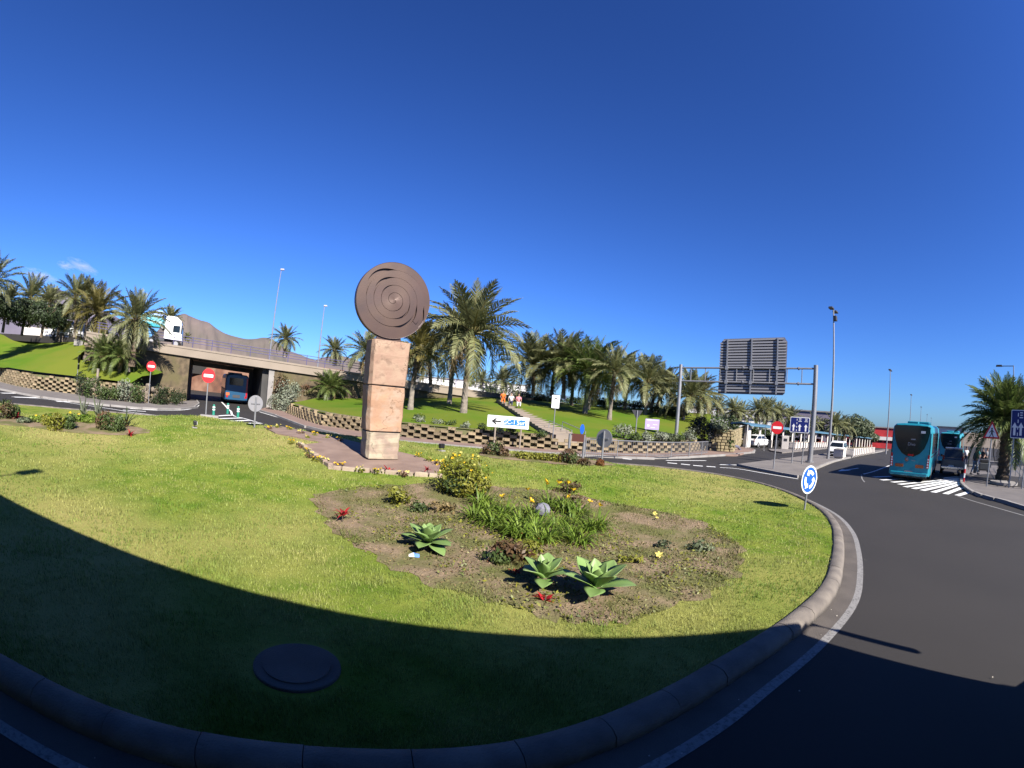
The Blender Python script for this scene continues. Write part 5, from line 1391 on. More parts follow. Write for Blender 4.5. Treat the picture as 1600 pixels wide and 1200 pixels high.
def palm(loc, h, fl, label, style='grey', n=44, r=.2, lean=(0, 0), pale=.35, dry=5, seed=0, group='palms on the lawn', up=1.0, low=-.5, tilt=0):
    rg = random.Random(seed+int(abs(loc[0]*31+loc[1]*17)))
    t = thing('palm_tree', loc, 0, label, 'palm tree', group)
    trunk_mesh(h, r, lean, seed+3, pale).build('trunk', [TRUNK, TRUNKP], t)
    top = Vector((lean[0], lean[1], h-.05)); ga = PI*(3-math.sqrt(5))
    def put(me, az, el, s, roll=0):
        o = bpy.data.objects.new('frond', me); col.objects.link(o); o.parent = t
        o.location = top+Vector((math.cos(az), math.sin(az), 0))*r*.5
        o.rotation_euler = (roll, -el, az); o.scale = (s, s*rg.uniform(.85, 1.15), s)
    for i in range(n):
        f = (i+.5)/n
        el = math.radians(84)*up*(1-f)**.85+low*f+rg.uniform(-.1, .1)
        k = 0 if f < .22 else 1 if f < .45 else 2 if f < .7 else 3 if f < .9 else 4
        put(FR[style][k], i*ga+rg.uniform(-.25, .25), el, fl*(.8+.25*math.sin(min(1, f*1.6)*PI/2))*rg.uniform(.88, 1.08), rg.uniform(-.3, .3))
    for i in range(dry): put(DRYF[i % 2], rg.uniform(0, 2*PI), rg.uniform(-.9, -.45), fl*rg.uniform(.6, .85), rg.uniform(-.3, .3))
    return t
PALMS = (((-3.57, 36.43, 1.46), 6.06, 4.72, (0.17, 0.02)), ((-5.63, 43.36, 1.93), 6.04, 3.68, (0.13, 0.02)), ((-7.68, 35.95, 1.36), 4.6, 2.89, (0.29, 0.06)), ((-8.89, 51.23, 3.01), 3.83, 3.39, (-0.62, -0.11)), ((-12.64, 44.23, 1.68), 4.14, 2.75, (-1.38, -0.42)), ((-15.4, 55.92, 2.25), 3.38, 3.15, (2.78, 0.69)), ((2.41, 51.94, 3.6), 2.9, 4.37, (-0.09, 0.0)), ((4.62, 53.8, 3.73), 2.96, 4.03, (0.21, -0.02)), ((5.51, 49.69, 3.48), 3.59, 3.8, (-0.27, 0.03)), ((7.53, 57.91, 2.74), 4.84, 4.12, (-0.05, 0.01)), ((7.72, 48.06, 1.99), 4.05, 4.36, (0.21, -0.03)), ((8.98, 53.86, 2.38), 3.76, 3.7, (0.89, -0.16)), ((9.43, 43.88, 1.62), 4.39, 3.04, (0.21, -0.05)), ((14.59, 59.01, 2.7), 4.12, 3.79, (0.35, -0.09)), ((15.93, 54.06, 2.28), 3.63, 4.13, (-0.04, 0.01)), ((17.59, 57.2, 2.55), 3.26, 3.41, (0.78, -0.25)), ((18.72, 58.62, 2.67), 2.88, 3.34, (1.15, -0.38)), ((19.54, 50.81, 2.03), 2.51, 3.84, (0.58, -0.23)), ((26.4, 62.67, 2.83), 2.45, 3.69, (0.17, -0.07)), ((33.94, 72.44, 2.75), 1.06, 2.61, (0.03, -0.01)))
PL = ['tallest palm with arching fronds standing right of the statue disc', 'dark leaning palm half hidden behind the tallest palm', 'golden fruiting palm immediately right of the statue column', 'dark palm behind the golden palm, farther up the lawn', 'palm with drooping fronds peeping out left of the statue column', 'palm directly behind the statue disc neck',
      'leftmost tall palm of the grove, with dark trunk beside the steps', 'palm second from left in the grove, crowded behind its neighbour', 'bushy palm in the grove behind the white parking plate', 'palm with dead skirt in the middle of grove', 'broad palm with paired trunks in front of the grove', 'slimmer palm whose trunk stands close behind the broad paired palm', 'slender pale trunked palm standing forward on the open lawn', 'palm behind the forward slender palm, set back',
      'full crowned palm above the dark give way sign', 'palm with bare trunk between two others left of the gantry post', 'yellowish palm with hanging fronds left of the gantry post', 'large palm directly behind the left gantry post', 'brownish palm right of the left gantry post', 'small distant palm under left edge of the gantry sign']
STY = ['grey', 'grey', 'gold', 'grey', 'grey', 'grey', 'grey', 'grey', 'grey', 'grey', 'green', 'grey', 'grey', 'grey', 'grey', 'grey', 'gold', 'grey', 'gold', 'grey']
for i, (g, h, fl, ln) in enumerate(PALMS):
    palm(g, max(1.2, h+.2), fl*1.1, PL[i], STY[i], n=46 if i in (0, 6, 10) else 32, r=.24 if i in (0, 10) else .2, lean=ln, pale=.4 if i in (0, 1, 2, 10, 11, 12, 14, 15, 16) else .12, dry=8 if i in (9, 18, 0) else 4, seed=i, low=-.4 if i in (0, 2, 18) else -.18)
PALMS2 = (((-17.88, 44.24, 1.28), 1.27, 2.2, (0.02, 0.01)), ((-28.93, 54.84, 5.77), 2.36, 2.27, (-0.09, -0.05)), ((-24.37, 61.33, 5.51), 2.1, 2.42, (-0.2, -0.08)), ((-4.82, 74.85, 4.34), 1.43, 2.04, (-0.01, 0.0)), ((-1.41, 71.99, 4.44), 1.37, 2.64, (-0.01, 0.0)), ((-47.89, 57.72, 6.96), 0.93, 0.92, (-0.17, -0.15)), ((33.84, 66.93, 1.53), 2.28, 2.75, (0.29, -0.15)), ((35.86, 69.27, 1.33), 2.2, 2.65, (0.79, -0.41)), ((39.93, 69.32, 1.33), 2.93, 2.71, (0.27, -0.16)), ((42.36, 70.21, 1.41), 3.2, 2.89, (0.17, -0.1)), ((45.67, 71.69, 1.5), 2.53, 2.77, (0.03, -0.02)), ((49.17, 72.98, 1.61), 1.81, 2.87, (0.08, -0.05)), ((54.02, 71.98, 0.97), 1.83, 2.2, (0.07, -0.05)), ((58.18, 75.1, 0.48), 1.7, 2.19, (0.19, -0.15)), ((60.47, 73.27, -0.52), 3.34, 3.35, (-0.02, 0.02)), ((65.21, 75.82, -0.55), 2.88, 2.99, (0.11, -0.1)), ((70.99, 96.75, 0.3), 3.32, 2.61, (1.48, -1.1)))
PL2 = ['short young palm with upright green fronds on the lawn by the bridge', 'lone round crowned palm beyond the bridge rail', 'round palm beyond the rail just left of statue', 'small far palm between the tallest palm and the grove', 'rounder far palm left of the grove at the skyline', 'tiny far palm beyond the white lorry cab',
       'palm below the gantry sign, left of a pair', 'palm below the gantry sign, right of a pair', 'brown skirted palm behind the barrier arm', 'palm with rusty hanging fronds above the red no entry sign', 'palm right of the rusty palm, above carport', 'dense palm directly left of the blue lane board', 'small palm right of the gantry post, near carport', 'small palm between the gantry post and the lamp', 'tall far palm right of the first lamp pole', 'shorter far palm right of the lamp pole palm', 'spiky far palm peeking right of the gantry post']
for i, (g, h, fl, ln) in enumerate(PALMS2):
    palm(g, max(.35, h-.1), fl*1.02, PL2[i], 'green' if i in (0,) else 'far' if i not in (1, 2) else 'grey', n=46 if i == 0 else 40 if i < 5 else 34, r=.22 if i == 0 else .25, lean=ln, pale=.2, dry=3 if i not in (8, 9) else 8, seed=40+i, group='distant palms', low=-.1 if i == 0 else -.5)
PALMS3 = (((-65.12, 39.06, 4.71), 5.68, 4.53, (-0.22, -0.36)), ((-51.96, 25.77, 4.47), 5.04, 4.09, (-0.41, -0.85)), ((-51.45, 38.07, 5.18), 5.02, 3.47, (-0.33, -0.45)), ((-45.16, 36.4, 4.78), 3.28, 4.25, (0.04, 0.05)), ((-31.76, 30.45, 2.79), 3.98, 3.34, (-0.07, -0.07)), ((-34.97, 29.88, 2.17), 1.15, 2.62, (-0.04, -0.05)), ((-31.98, 30.22, 2.33), 1.11, 2.03, (-0.49, -0.52)), ((-41.6, 45.97, 7.11), 1.78, 2.1, (-0.07, -0.06)), ((-56.38, 30.28, 5.95), 2.63, 2.61, (-0.14, -0.26)), ((-57.07, 36.98, 6.23), 3.32, 2.77, (0.0, -0.01)), ((-52.15, 40.45, 5.57), 5.37, 2.69, (-0.38, -0.49)))
PL3 = ['slim trunked palm on the crest of left lawn', 'palm cut by left frame edge with long arching fronds', 'small headed palm right of the slim one, before the white wall', 'broad golden hearted palm on the left bank', 'dark tall palm standing before the left abutment', 'squat bushy palm low on the left lawn', 'low bushy palm tucked beside the dark tall palm', 'fan shaped palm behind the lorry cab', 'crowded palm behind the dark trees at left edge', 'palm crown rising behind the slim trunked palm', 'dark palm behind the golden hearted palm']
for i, (g, h, fl, ln) in enumerate(PALMS3):
    palm(g, max(.4, h-.1), fl*1.02, PL3[i], ['grey', 'grey', 'grey', 'gold', 'grey', 'green', 'green', 'far', 'far', 'far', 'far'][i], n=46 if i in (3, 4, 5) else 38, r=.27 if i in (3, 4) else .2, lean=ln, pale=.25 if i != 4 else 0, dry=7 if i in (0, 4) else 3, seed=70+i, group='palms on the left bank', low=-.65 if i < 5 else -.15)
g = (29.67, 16.85, -0.15)
palm((g[0]+.3, g[1]+.2, -.02), 3.3, 3.7, 'big dark shaggy palm with thick trunk on the right pavement', 'green', n=92, r=.42, pale=0, dry=4, seed=99, group='palms on the right pavement', low=.02)
g = (120.75, 60.12)
palm((g[0]+6, g[1]+5, -.3), 3.8, 3.2, 'second dark palm behind the big one at right edge', 'green', n=46, r=.35, pale=0, dry=1, seed=103, group='palms on the right pavement', low=.1)
tr = (27.88, 15.71, -0.15)
MB().prism([(tr[0]+.95*math.cos(a*PI/6), tr[1]+.95*math.sin(a*PI/6)) for a in range(12)], -.1, .05).build('tree_surround', CONC)['kind'] = 'structure'

# ------------------------------------------------------------------ shrubs, hedges, trees
LEAF_DK = leafmat('dark_leaf', (.028, .045, .016), (.045, .065, .022), isl=.5, trans=.15)
LEAF_MD = leafmat('mid_leaf', (.055, .095, .022), (.085, .12, .032), isl=.45, trans=.2)
LEAF_PL = leafmat('silvery_leaf', (.20, .23, .15), (.30, .32, .24), isl=.35, trans=.15)
LEAF_OL = leafmat('oleander_leaf', (.09, .125, .06), (.15, .175, .09), isl=.45, trans=.2)
LEAF_YG = leafmat('yellow_green_leaf', (.17, .19, .018), (.25, .24, .03), isl=.45, trans=.25)
LEAF_RB = leafmat('reddish_leaf', (.14, .06, .035), (.09, .09, .03), isl=.5, trans=.15)
LEAF_ORG = leafmat('rust_leaf', (.26, .075, .02), (.12, .09, .03), isl=.5, trans=.2)
LEAF_RED = leafmat('red_leaf', (.40, .015, .02), (.30, .02, .025), isl=.4, trans=.2)
LEAF_LILY = leafmat('lily_leaf', (.13, .23, .02), (.21, .28, .04), isl=.45, trans=.3, scale=2.5)
LEAF_DRY = leafmat('dry_leaf', (.25, .19, .08), (.2, .14, .06), isl=.4, trans=.1)
PET_Y = leafmat('yellow_petal', (.80, .52, .02), isl=.15, trans=.3)
PET_P = leafmat('pale_yellow_petal', (.78, .66, .18), isl=.2, trans=.3)
PET_W = leafmat('cream_petal', (.75, .72, .55), isl=.15, trans=.3)
LEAF_WEED = leafmat('weed_leaf', (.15, .19, .05), (.24, .24, .09), isl=.4, trans=.2)
STEM = mat('stem', (.10, .075, .05), .9)
def leaf_cloud(name, c, rad, n, size, m, parent, seed=0, shell=.55, clump=9, flat=0, floor=None, aspect=.5):
    "n leaf quads through an ellipsoid volume, gathered in clumps"
    rg = np.random.default_rng(seed)
    cl = rg.normal(size=(clump, 3)); cl /= np.linalg.norm(cl, axis=1)[:, None]; cl *= rg.uniform(.35, .85, (clump, 1))
    k = rg.integers(0, clump, n); p = cl[k]+rg.normal(size=(n, 3))*.26
    r = np.linalg.norm(p, axis=1)[:, None]; p = np.where(r > 1, p/r*rg.uniform(.85, 1.02, (n, 1)), p)
    if floor is not None: p[:, 2] = np.maximum(p[:, 2], floor)
    nrm = p/np.maximum(np.linalg.norm(p, axis=1)[:, None], 1e-3)+rg.normal(size=(n, 3))*.7; nrm[:, 2] += .25
    nrm /= np.linalg.norm(nrm, axis=1)[:, None]
    a = np.cross(nrm, rg.normal(size=(n, 3))); a /= np.linalg.norm(a, axis=1)[:, None]; b = np.cross(nrm, a)
    s = (size*rg.uniform(.6, 1.25, n))[:, None]; P = p*np.array(rad)+np.array(c)
    V = np.stack([P-a*s, P+b*s*aspect-a*s*.1, P+a*s, P-b*s*aspect-a*s*.1], 1).reshape(-1, 3)
    return npmesh(name, V, np.arange(4*n).reshape(-1, 4), m, parent)
def shrub(loc, rad, m, label, cat='shrub', n=900, size=.09, group=None, seed=None, name='shrub', stems=True, flower=None, floor=-.75, clump=10):
    t = thing(name, loc, 0, label, cat, group)
    sd = int(abs(loc[0]*13+loc[1]*7)*10) if seed is None else seed
    leaf_cloud('foliage', (0, 0, rad[2]*.72), rad, n, size, m, t, sd, clump=clump, floor=floor)
    if stems:
        rg = random.Random(sd); mb = MB()
        for i in range(5):
            a = rg.uniform(0, 2*PI); q = rg.uniform(.3, .7); mb.tube([(0, 0, -.05), (rad[0]*.3*math.cos(a), rad[1]*.3*math.sin(a), rad[2]*.5), (rad[0]*q*math.cos(a), rad[1]*q*math.sin(a), rad[2]*1.1)], [.03, .022, .01], 5)
        mb.build('stems', STEM, t)
    return t
# oleanders and scrub round the right abutment
SH = ()
for (q, rad, m, lab, sz) in (
    ((-21.14, 39.72, 0.73), (1.2, 1.0, 1.0), LEAF_PL, 'pale flowering shrub low against the right abutment', .09), ((-20.91, 40.97, 1.72), (1.35, 1.1, 1.15), LEAF_PL, 'rounded pale oleander in front of the right abutment', .1),
    ((-22.59, 42.35, 1.97), (1.0, .8, 1.4), LEAF_RB, 'dry brownish climber on the right abutment wall', .1), ((-21.32, 47.43, 2.22), (2.1, 1.5, 1.7), LEAF_OL, 'big grey green oleander at top of the abutment', .11),
    ((-18.24, 50.83, 2.79), (1.7, 1.2, 1.5), LEAF_PL, 'pale leafy oleander right of the young palm', .11), ((-21.06, 44.25, 1.38), (1.3, 1.0, .9), LEAF_RB, 'brownish thicket between oleanders', .1),
    ((-17.41, 53.23, 2.93), (1.3, 1.2, 2.0), LEAF_DK, 'dark dense shrub immediately left of statue column', .12)):
    z = max(-.1, z_lawn(q[0], q[1]) if dist_poly(CWALL, q[0], q[1]) > 0 else -.05)
    shrub((q[0], q[1], z-.1), rad, m, lab, n=1500, size=sz, clump=16)
# left: shrubs along the left pavement
LS = ((-33.31, 26.05), (-31.23, 25.69), (-30.29, 26.05), (-29.87, 26.99), (-28.91, 27.29), (-27.96, 27.73), (-27.0, 29.21), (-26.97, 30.48), (-27.45, 32.41), (-43.44, 42.0), (-44.11, 38.66), (-46.59, 38.64), (-55.31, 43.82), (-52.84, 53.3), (-40.65, 37.45))
LSL = ['dark green bush spilling over the left block wall', 'taller green bush beside the dark one on the left pavement', 'grey green bush left of a rock gap', 'leafy bush midway along the left pavement', 'low bush with pale tips left of the no entry post', 'dense bush behind the no entry post', 'dark clipped bush right of the no entry post', 'dark bush nearest the underpass', 'ivy dark bush against the left abutment', 'silvery shrub above the left wall stones', 'silvery tipped shrub on the wall crest', 'small pale shrub at the wall crest', 'small dark tuft on left wall crest behind the signal post', 'pale shrub below the rubble heap', 'mid green shrub over the wall stones']
for i, q in enumerate(LS):
    hi = i >= 9
    x, y = q; 
    if hi:
        v = Vector((x, y)).normalized(); x, y = x+v.x*1.2, y+v.y*1.2
    d = dist_poly(LWALL, x, y)
    if not hi and d < .1: pass
    z = z_bank(x, y) if d > .5 else -.05
    shrub((x, y, z if hi else -.03), ((.8, .7, .55) if hi else (1.0+.3*math.sin(i*2.1), .8, .95+.2*math.cos(i*1.3))), LEAF_PL if i in (4, 9, 10, 11, 13) else LEAF_DK if i in (0, 6, 7, 8, 12) else LEAF_MD, LSL[i], n=800, size=.085, group='shrubs along the left pavement')
# rough stones among those shrubs
rk = thing('rockery', (-29.5, 28.6, 0), 0, 'rockery of pale stones between the shrubs on the left pavement', 'rocks')
for i in range(60):
    f = random.random(); k = 6+f*3.4; a = Vector(LWALL[int(k)]).lerp(Vector(LWALL[min(int(k)+1, 10)]), k-int(k)); zz = random.uniform(.1, 1.3)
    o = MB().sphere((0, 0, 0), random.uniform(.13, .27), 6, 4, 1.2, 1, .8).build('rock', RUBBLE, rk); n = Vector((.35, -.9)) if k < 8.5 else Vector((.9, 0))
    o.location = (a.x+29.5+n.x*(.35-zz*.2), a.y-28.6+n.y*(.35-zz*.2), zz); o.rotation_euler = (random.random()*3, random.random()*3, 0)
# wall-top plants of the long wall
for i, (q, m, lab) in enumerate(zip(((-5.69, 29.62, 0.87), (-4.46, 29.5, 0.87), (-3.63, 29.42, 0.86), (-2.58, 28.64, 0.8), (-1.62, 28.47, 0.78), (0.24, 28.28, 0.75), (-5.92, 30.8, 0.97), (-0.64, 28.11, 0.74), (1.98, 28.21, 0.74)), [LEAF_PL, LEAF_PL, LEAF_MD, LEAF_PL, LEAF_DK, LEAF_DK, LEAF_MD, LEAF_PL, LEAF_MD],
        ('small pale tuft on the wall top next to the statue', 'pale tuft on the wall top below tallest palm', 'green tuft on the wall top left of direction board', 'whitish tuft on wall top by the board edge', 'dark tuft on the wall top behind board left post', 'dark low tuft on the wall top behind board right half', 'green trailing tuft on wall top beside the statue', 'pale spiky tuft behind the direction board', 'tiny green tuft on the wall top right of the board'))):
    shrub((q[0], q[1], q[2]-.05), (.45, .35, .28), m, lab, 'plant', 260, .06, 'tufts on the long block wall', stems=False, name='wall_plant')
# creepers and grass tufts growing out of the pockets of both walls
V = []; rgw = np.random.default_rng(4); tot = []
for P, rows in ((LWALL[1:9], 7), (CWALL, 5)):
    for p, t in resample(P, .42):
        for r in range(rows):
            if rgw.random() < (.3 if rows == 7 else .2):
                n = rgw.integers(5, 16); q = p+Vector((-t.y, t.x))*(.055*r-.12); c = np.array([q.x, q.y, -.1+.188*r+.06])
                pp = c+rgw.normal(size=(n, 3))*np.array([.11, .06, .055]); a = rgw.normal(size=(n, 3)); a /= np.linalg.norm(a, axis=1)[:, None]; b = np.cross(a, rgw.normal(size=(n, 3))); b /= np.linalg.norm(b, axis=1)[:, None]
                tot.append(np.stack([pp-a*.05, pp+b*.025, pp+a*.05, pp-b*.025], 1).reshape(-1, 3))
tot = np.concatenate(tot); stuff(npmesh('wall_greenery', tot, np.arange(len(tot)).reshape(-1, 4), LEAF_OL))
# shrubs behind the railing
for i, (q, r, m, lab) in enumerate(zip(((7.46, 30.21, 0.81), (9.2, 30.1, 0.74), (10.32, 30.75, 0.74), (11.3, 31.39, 0.74), (13.14, 32.57, 0.74), (8.11, 29.63, 0.74), (12.19, 31.96, 0.74)), (.75, .55, .55, .6, .75, .45, .45), (LEAF_PL, LEAF_PL, LEAF_PL, LEAF_OL, LEAF_PL, LEAF_MD, LEAF_MD),
        ('silvery round shrub leftmost behind the railing', 'small silvery shrub below the lilac panel left post', 'small silvery shrub below the lilac panel right post', 'grey green dome shrub left of the gantry post foot', 'large silvery dome shrub right of the gantry post foot', 'low green plant by the dark give way post', 'low green plant at the gantry post foot'))):
    shrub((q[0], q[1], q[2]-.05), (r, r, r*.85), m, lab, n=700, size=.07, group='round shrubs behind the railing')
q = (14.94, 34.59, 0.74)
shrub((q[0], q[1], q[2]-.3), (1.25, 1.0, 1.25), leafmat('black_green_leaf', (.012, .016, .009), isl=.4, trans=.05), 'very dark rounded bush between silvery shrub and stone pier', n=2200, size=.09)
q = (146.41, 300.3, -4.63)
for (q, rad, m, lab) in (((16.1, 34.42, 1.82), (1.2, .8, .5), LEAF_OL, 'trailing creeper on the stone pier top'), ((17.65, 34.78, 0.76), (.5, .5, .9), LEAF_MD, 'green creeper hanging down right face of the pier'), ((30.2, 54.14, 0.77), (3.5, 2, 1.0), LEAF_DK, 'dark clipped hedge mass under the carport end')):
    shrub((q[0], q[1], q[2]-rad[2]*.7), rad, m, lab, n=900, size=.09)
# hedges behind the lawn
HG = (((-11.21, 60.98, 3.35), 2.2), ((-8.81, 59.35, 3.1), 1.8), ((-3.52, 65.91, 4.11), 2.5), ((1.43, 63.98, 3.51), 2), ((4.35, 61.85, 3.21), 2.5), ((9.52, 65.31, 3.54), 4), ((11.88, 60.85, 3.13), 3.5), ((16.18, 66.05, 3.42), 4), ((18.32, 63.41, 3.15), 3), ((19.78, 56.65, 2.95), 2.6), ((20.4, 54.3, 2.73), 2.2), ((26.38, 58.31, 2.52), 3), ((28.85, 59.36, 2.29), 3), ((32.73, 61.88, 2.06), 3.4), ((36.82, 64.19, 1.81), 3), ((42.62, 67.7, 1.55), 3.4), ((51.53, 73.79, 1.22), 4))
HL = ['green hedge clump behind the golden palm', 'low hedge clump behind dark leaning palm', 'hedge clump behind the lawn at the far palms', 'bushy plant beside the first grove trunk', 'dark hedge clump within the grove shade', 'green hedge run behind the paired palm', 'green hedge run behind the slender palm', 'olive hedge run right of the set back palm', 'dark hedge under the full crowned palm', 'dark rounded bush left of gantry post at the skyline', 'dark green bush behind the gantry post', 'trimmed hedge right of the gantry post', 'trimmed hedge under the gantry sign, left half', 'trimmed hedge under the gantry sign, right half', 'hedge behind the barrier arm', 'hedge behind the red no entry sign', 'hedge behind the blue lane board']
for i, (q, w) in enumerate(HG):
    zb = z_lawn(q[0], q[1]) if i < 11 else z_road(q[0], q[1]); hh = max(.8, q[2]-zb)
    shrub((q[0], q[1], zb-.1), (w, 1.3, hh*.75+.15), [LEAF_MD, LEAF_MD, LEAF_OL, LEAF_DK, LEAF_DK, LEAF_MD, LEAF_MD, LEAF_MD, LEAF_DK, LEAF_DK, LEAF_DK, LEAF_MD, LEAF_MD, LEAF_DK, LEAF_MD, LEAF_MD, LEAF_MD][i], HL[i], 'hedge', 1300, .15, 'hedges behind the lawn', name='hedge', stems=False)
# broadleaf trees
def tree(loc, h, rad, m, label, n=2600, size=.2, group=None, tr_=.16):
    t = thing('broadleaf_tree', loc, 0, label, 'tree', group); sd = int(abs(loc[0]*13+loc[1]*7)*10); rg = random.Random(sd)
    mb = MB(); mb.tube([(0, 0, -.2), (.05, .05, h*.45), (rg.uniform(-.3, .3), rg.uniform(-.3, .3), h*.7)], [tr_*1.3, tr_, tr_*.6], 8)
    for i in range(5):
        a = rg.uniform(0, 2*PI); mb.tube([(.05, .05, h*.45), (rad[0]*.4*math.cos(a), rad[1]*.4*math.sin(a), h*.65), (rad[0]*.7*math.cos(a), rad[1]*.7*math.sin(a), h*.8)], [tr_*.6, tr_*.35, .03], 6)
    mb.build('trunk', TRUNK, t)
    leaf_cloud('crown', (0, 0, h-rad[2]*.9), rad, n, size, m, t, sd, clump=22)
    return t
for (q, top, w, m, lab) in zip(((-53.09, 27.95, 5.22), (-53.63, 31.11, 5.37), (-50.6, 32.24, 5.56), (-52.78, 36.2, 6.51), (-52.36, 24.95, 4.7)), (8.51, 8.76, 8.62, 8.93, 8.45), (2.6, 2.3, 2.4, 1.9, 2.6), (LEAF_DK,)*5,
        ('dark dense tree at left edge behind the lawn crest', 'dark dense tree behind the slim trunked palm, left of it', 'dark dense tree right of the slim trunked palm', 'smaller dark tree before the white boundary wall', 'dark tree outside left frame edge')):
    h = top-5.0; tree((q[0], q[1], 4.9), max(2.5, h), (w, w, max(1.4, h*.42)), m, lab, 3000, .16, 'dark trees on the left bank')
for (q, top, w, lab) in zip(((73.51, 81.83, -0.72), (84.91, 91.74, -1.07), (84.74, 98.58, -1.2), (96.62, 101.32, -1.38), (80.09, 102.4, -1.11)), (5.0, 4.31, 4.1, 1.02, 2.16), (3.2, 3.6, 4, 3.5, 4.2),
        ('grey green feathery tree right of the far palms', 'grey green tree sloping down right towards the red building', 'grey green tree behind the lamp pole palms', 'low olive tree left of red building', 'low olive tree between gantry post and the lamp')):
    zb = z_road(q[0], q[1]); h = top-zb; tree((q[0], q[1], zb), h, (w, w, h*.36), LEAF_OL, lab, 2200, .3, 'trees along the car park')

# ------------------------------------------------------------------ planting on the island
def strap(V, Fc, p, az, L, w, rise, droop, rg, seg=4):
    o = len(V); d = Vector((math.cos(az), math.sin(az), 0)); s = Vector((-d.y, d.x, 0))
    for i in range(seg+1):
        t = i/seg; q = Vector(p)+d*(L*t*(.75+.25*t))+Vector((0, 0, L*(rise*t-droop*t*t))); ww = w*(1-t**2.2)*(.6+.4*min(1, t*4))+.001
        V += [tuple(q-s*ww), tuple(q+s*ww)]
    for i in range(seg): Fc.append((o+2*i, o+2*i+1, o+2*i+3, o+2*i+2))
def clump(name, n, L, w, m, parent, seed, spread=.12, rise=(1.0, 1.9), droop=(.7, 1.6), stiff=False):
    rg = random.Random(seed); V = []; Fc = []
    for i in range(n):
        a = rg.uniform(0, 2*PI); r = spread*math.sqrt(rg.random())
        strap(V, Fc, (r*math.cos(a), r*math.sin(a), 0), a+rg.uniform(-.5, .5), L*rg.uniform(.6, 1.15), w*rg.uniform(.7, 1.2), rg.uniform(*rise), rg.uniform(*droop), rg)
    return npmesh(name, V, Fc, m, parent)
def flower(parent, loc, r, m, petals=6, name='flower', seed=0):
    rg = random.Random(seed); V = []; Fc = []
    for i in range(petals):
        a = 2*PI*i/petals+rg.uniform(-.2, .2); d = Vector((math.cos(a), math.sin(a), 0)); s = Vector((-d.y, d.x, 0)); o = len(V)
        V += [(0, 0, -r*.5), tuple(d*r*.55+s*r*.3+Vector((0, 0, r*.25))), tuple(d*r*1.1+Vector((0, 0, r*rg.uniform(.1, .4)))), tuple(d*r*.55-s*r*.3+Vector((0, 0, r*.25)))]
        Fc.append((o, o+1, o+2, o+3))
    ob = npmesh(name, V, Fc, m, parent); ob.location = loc; ob.rotation_euler = (rg.uniform(.3, .9), rg.uniform(-.4, .4), rg.uniform(-.5, .5)); return ob
# daylilies
LP = ((-0.56, 9.98, 0.07), (-0.27, 10.64, 0.11), (-0.16, 9.68, 0.05), (0.18, 9.2, 0.03), (0.03, 10.32, 0.09), (0.41, 9.99, 0.07), (0.43, 8.99, 0.02), (0.75, 9.53, 0.04), (0.68, 10.58, 0.11), (0.97, 8.95, 0.02), (1.18, 9.81, 0.06), (1.4, 9.34, 0.03), (1.56, 8.86, 0.01), (1.6, 10.24, 0.08), (1.88, 9.66, 0.05), (0.8, 8.76, 0.01), (2.08, 9.86, 0.06), (1.47, 11.02, 0.14), (1.18, 11.38, 0.17), (-0.52, 11.07, 0.15), (1.83, 10.85, 0.13))
FLW = {7: 1, 14: 2, 17: 3, 18: 2, 8: 1, 13: 1, 4: 1}
lsrc = []
for k in range(3):
    t = thing('daylily', (0, 0, -50), 0, 'tmp', 'plant'); clump('foliage', 80, .44, .017, LEAF_LILY, t, 300+k, .16); clump('dry_leaf', 20, .36, .01, LEAF_DRY, t, 310+k, .14, (.3, .8), (.5, 1)); lsrc.append(t)
for i, q in enumerate(LP):
    t = copy_tree(lsrc[i % 3], q, random.uniform(0, 6))
    t.scale = (random.uniform(.85, 1.15),)*3; t['group'] = 'daylilies in the central bed'
    t['label'] = 'strap leaved green daylily clump without flowers in the central bed' if i not in FLW else 'strap leaved daylily clump with open yellow flowers in the central bed'
    for f in range(FLW.get(i, 0)):
        a = random.uniform(0, 6); h = random.uniform(.5, .75); x, y = .18*math.cos(a), .18*math.sin(a)
        MB().tube([(x*.3, y*.3, 0), (x*.8, y*.8, h*.6), (x, y, h)], .006, 4).build('stalk', LEAF_LILY, t); flower(t, (x, y, h+.02), .075, PET_Y, seed=i*5+f)
for t in lsrc:
    for ch in list(t.children): bpy.data.objects.remove(ch)
    bpy.data.objects.remove(t)
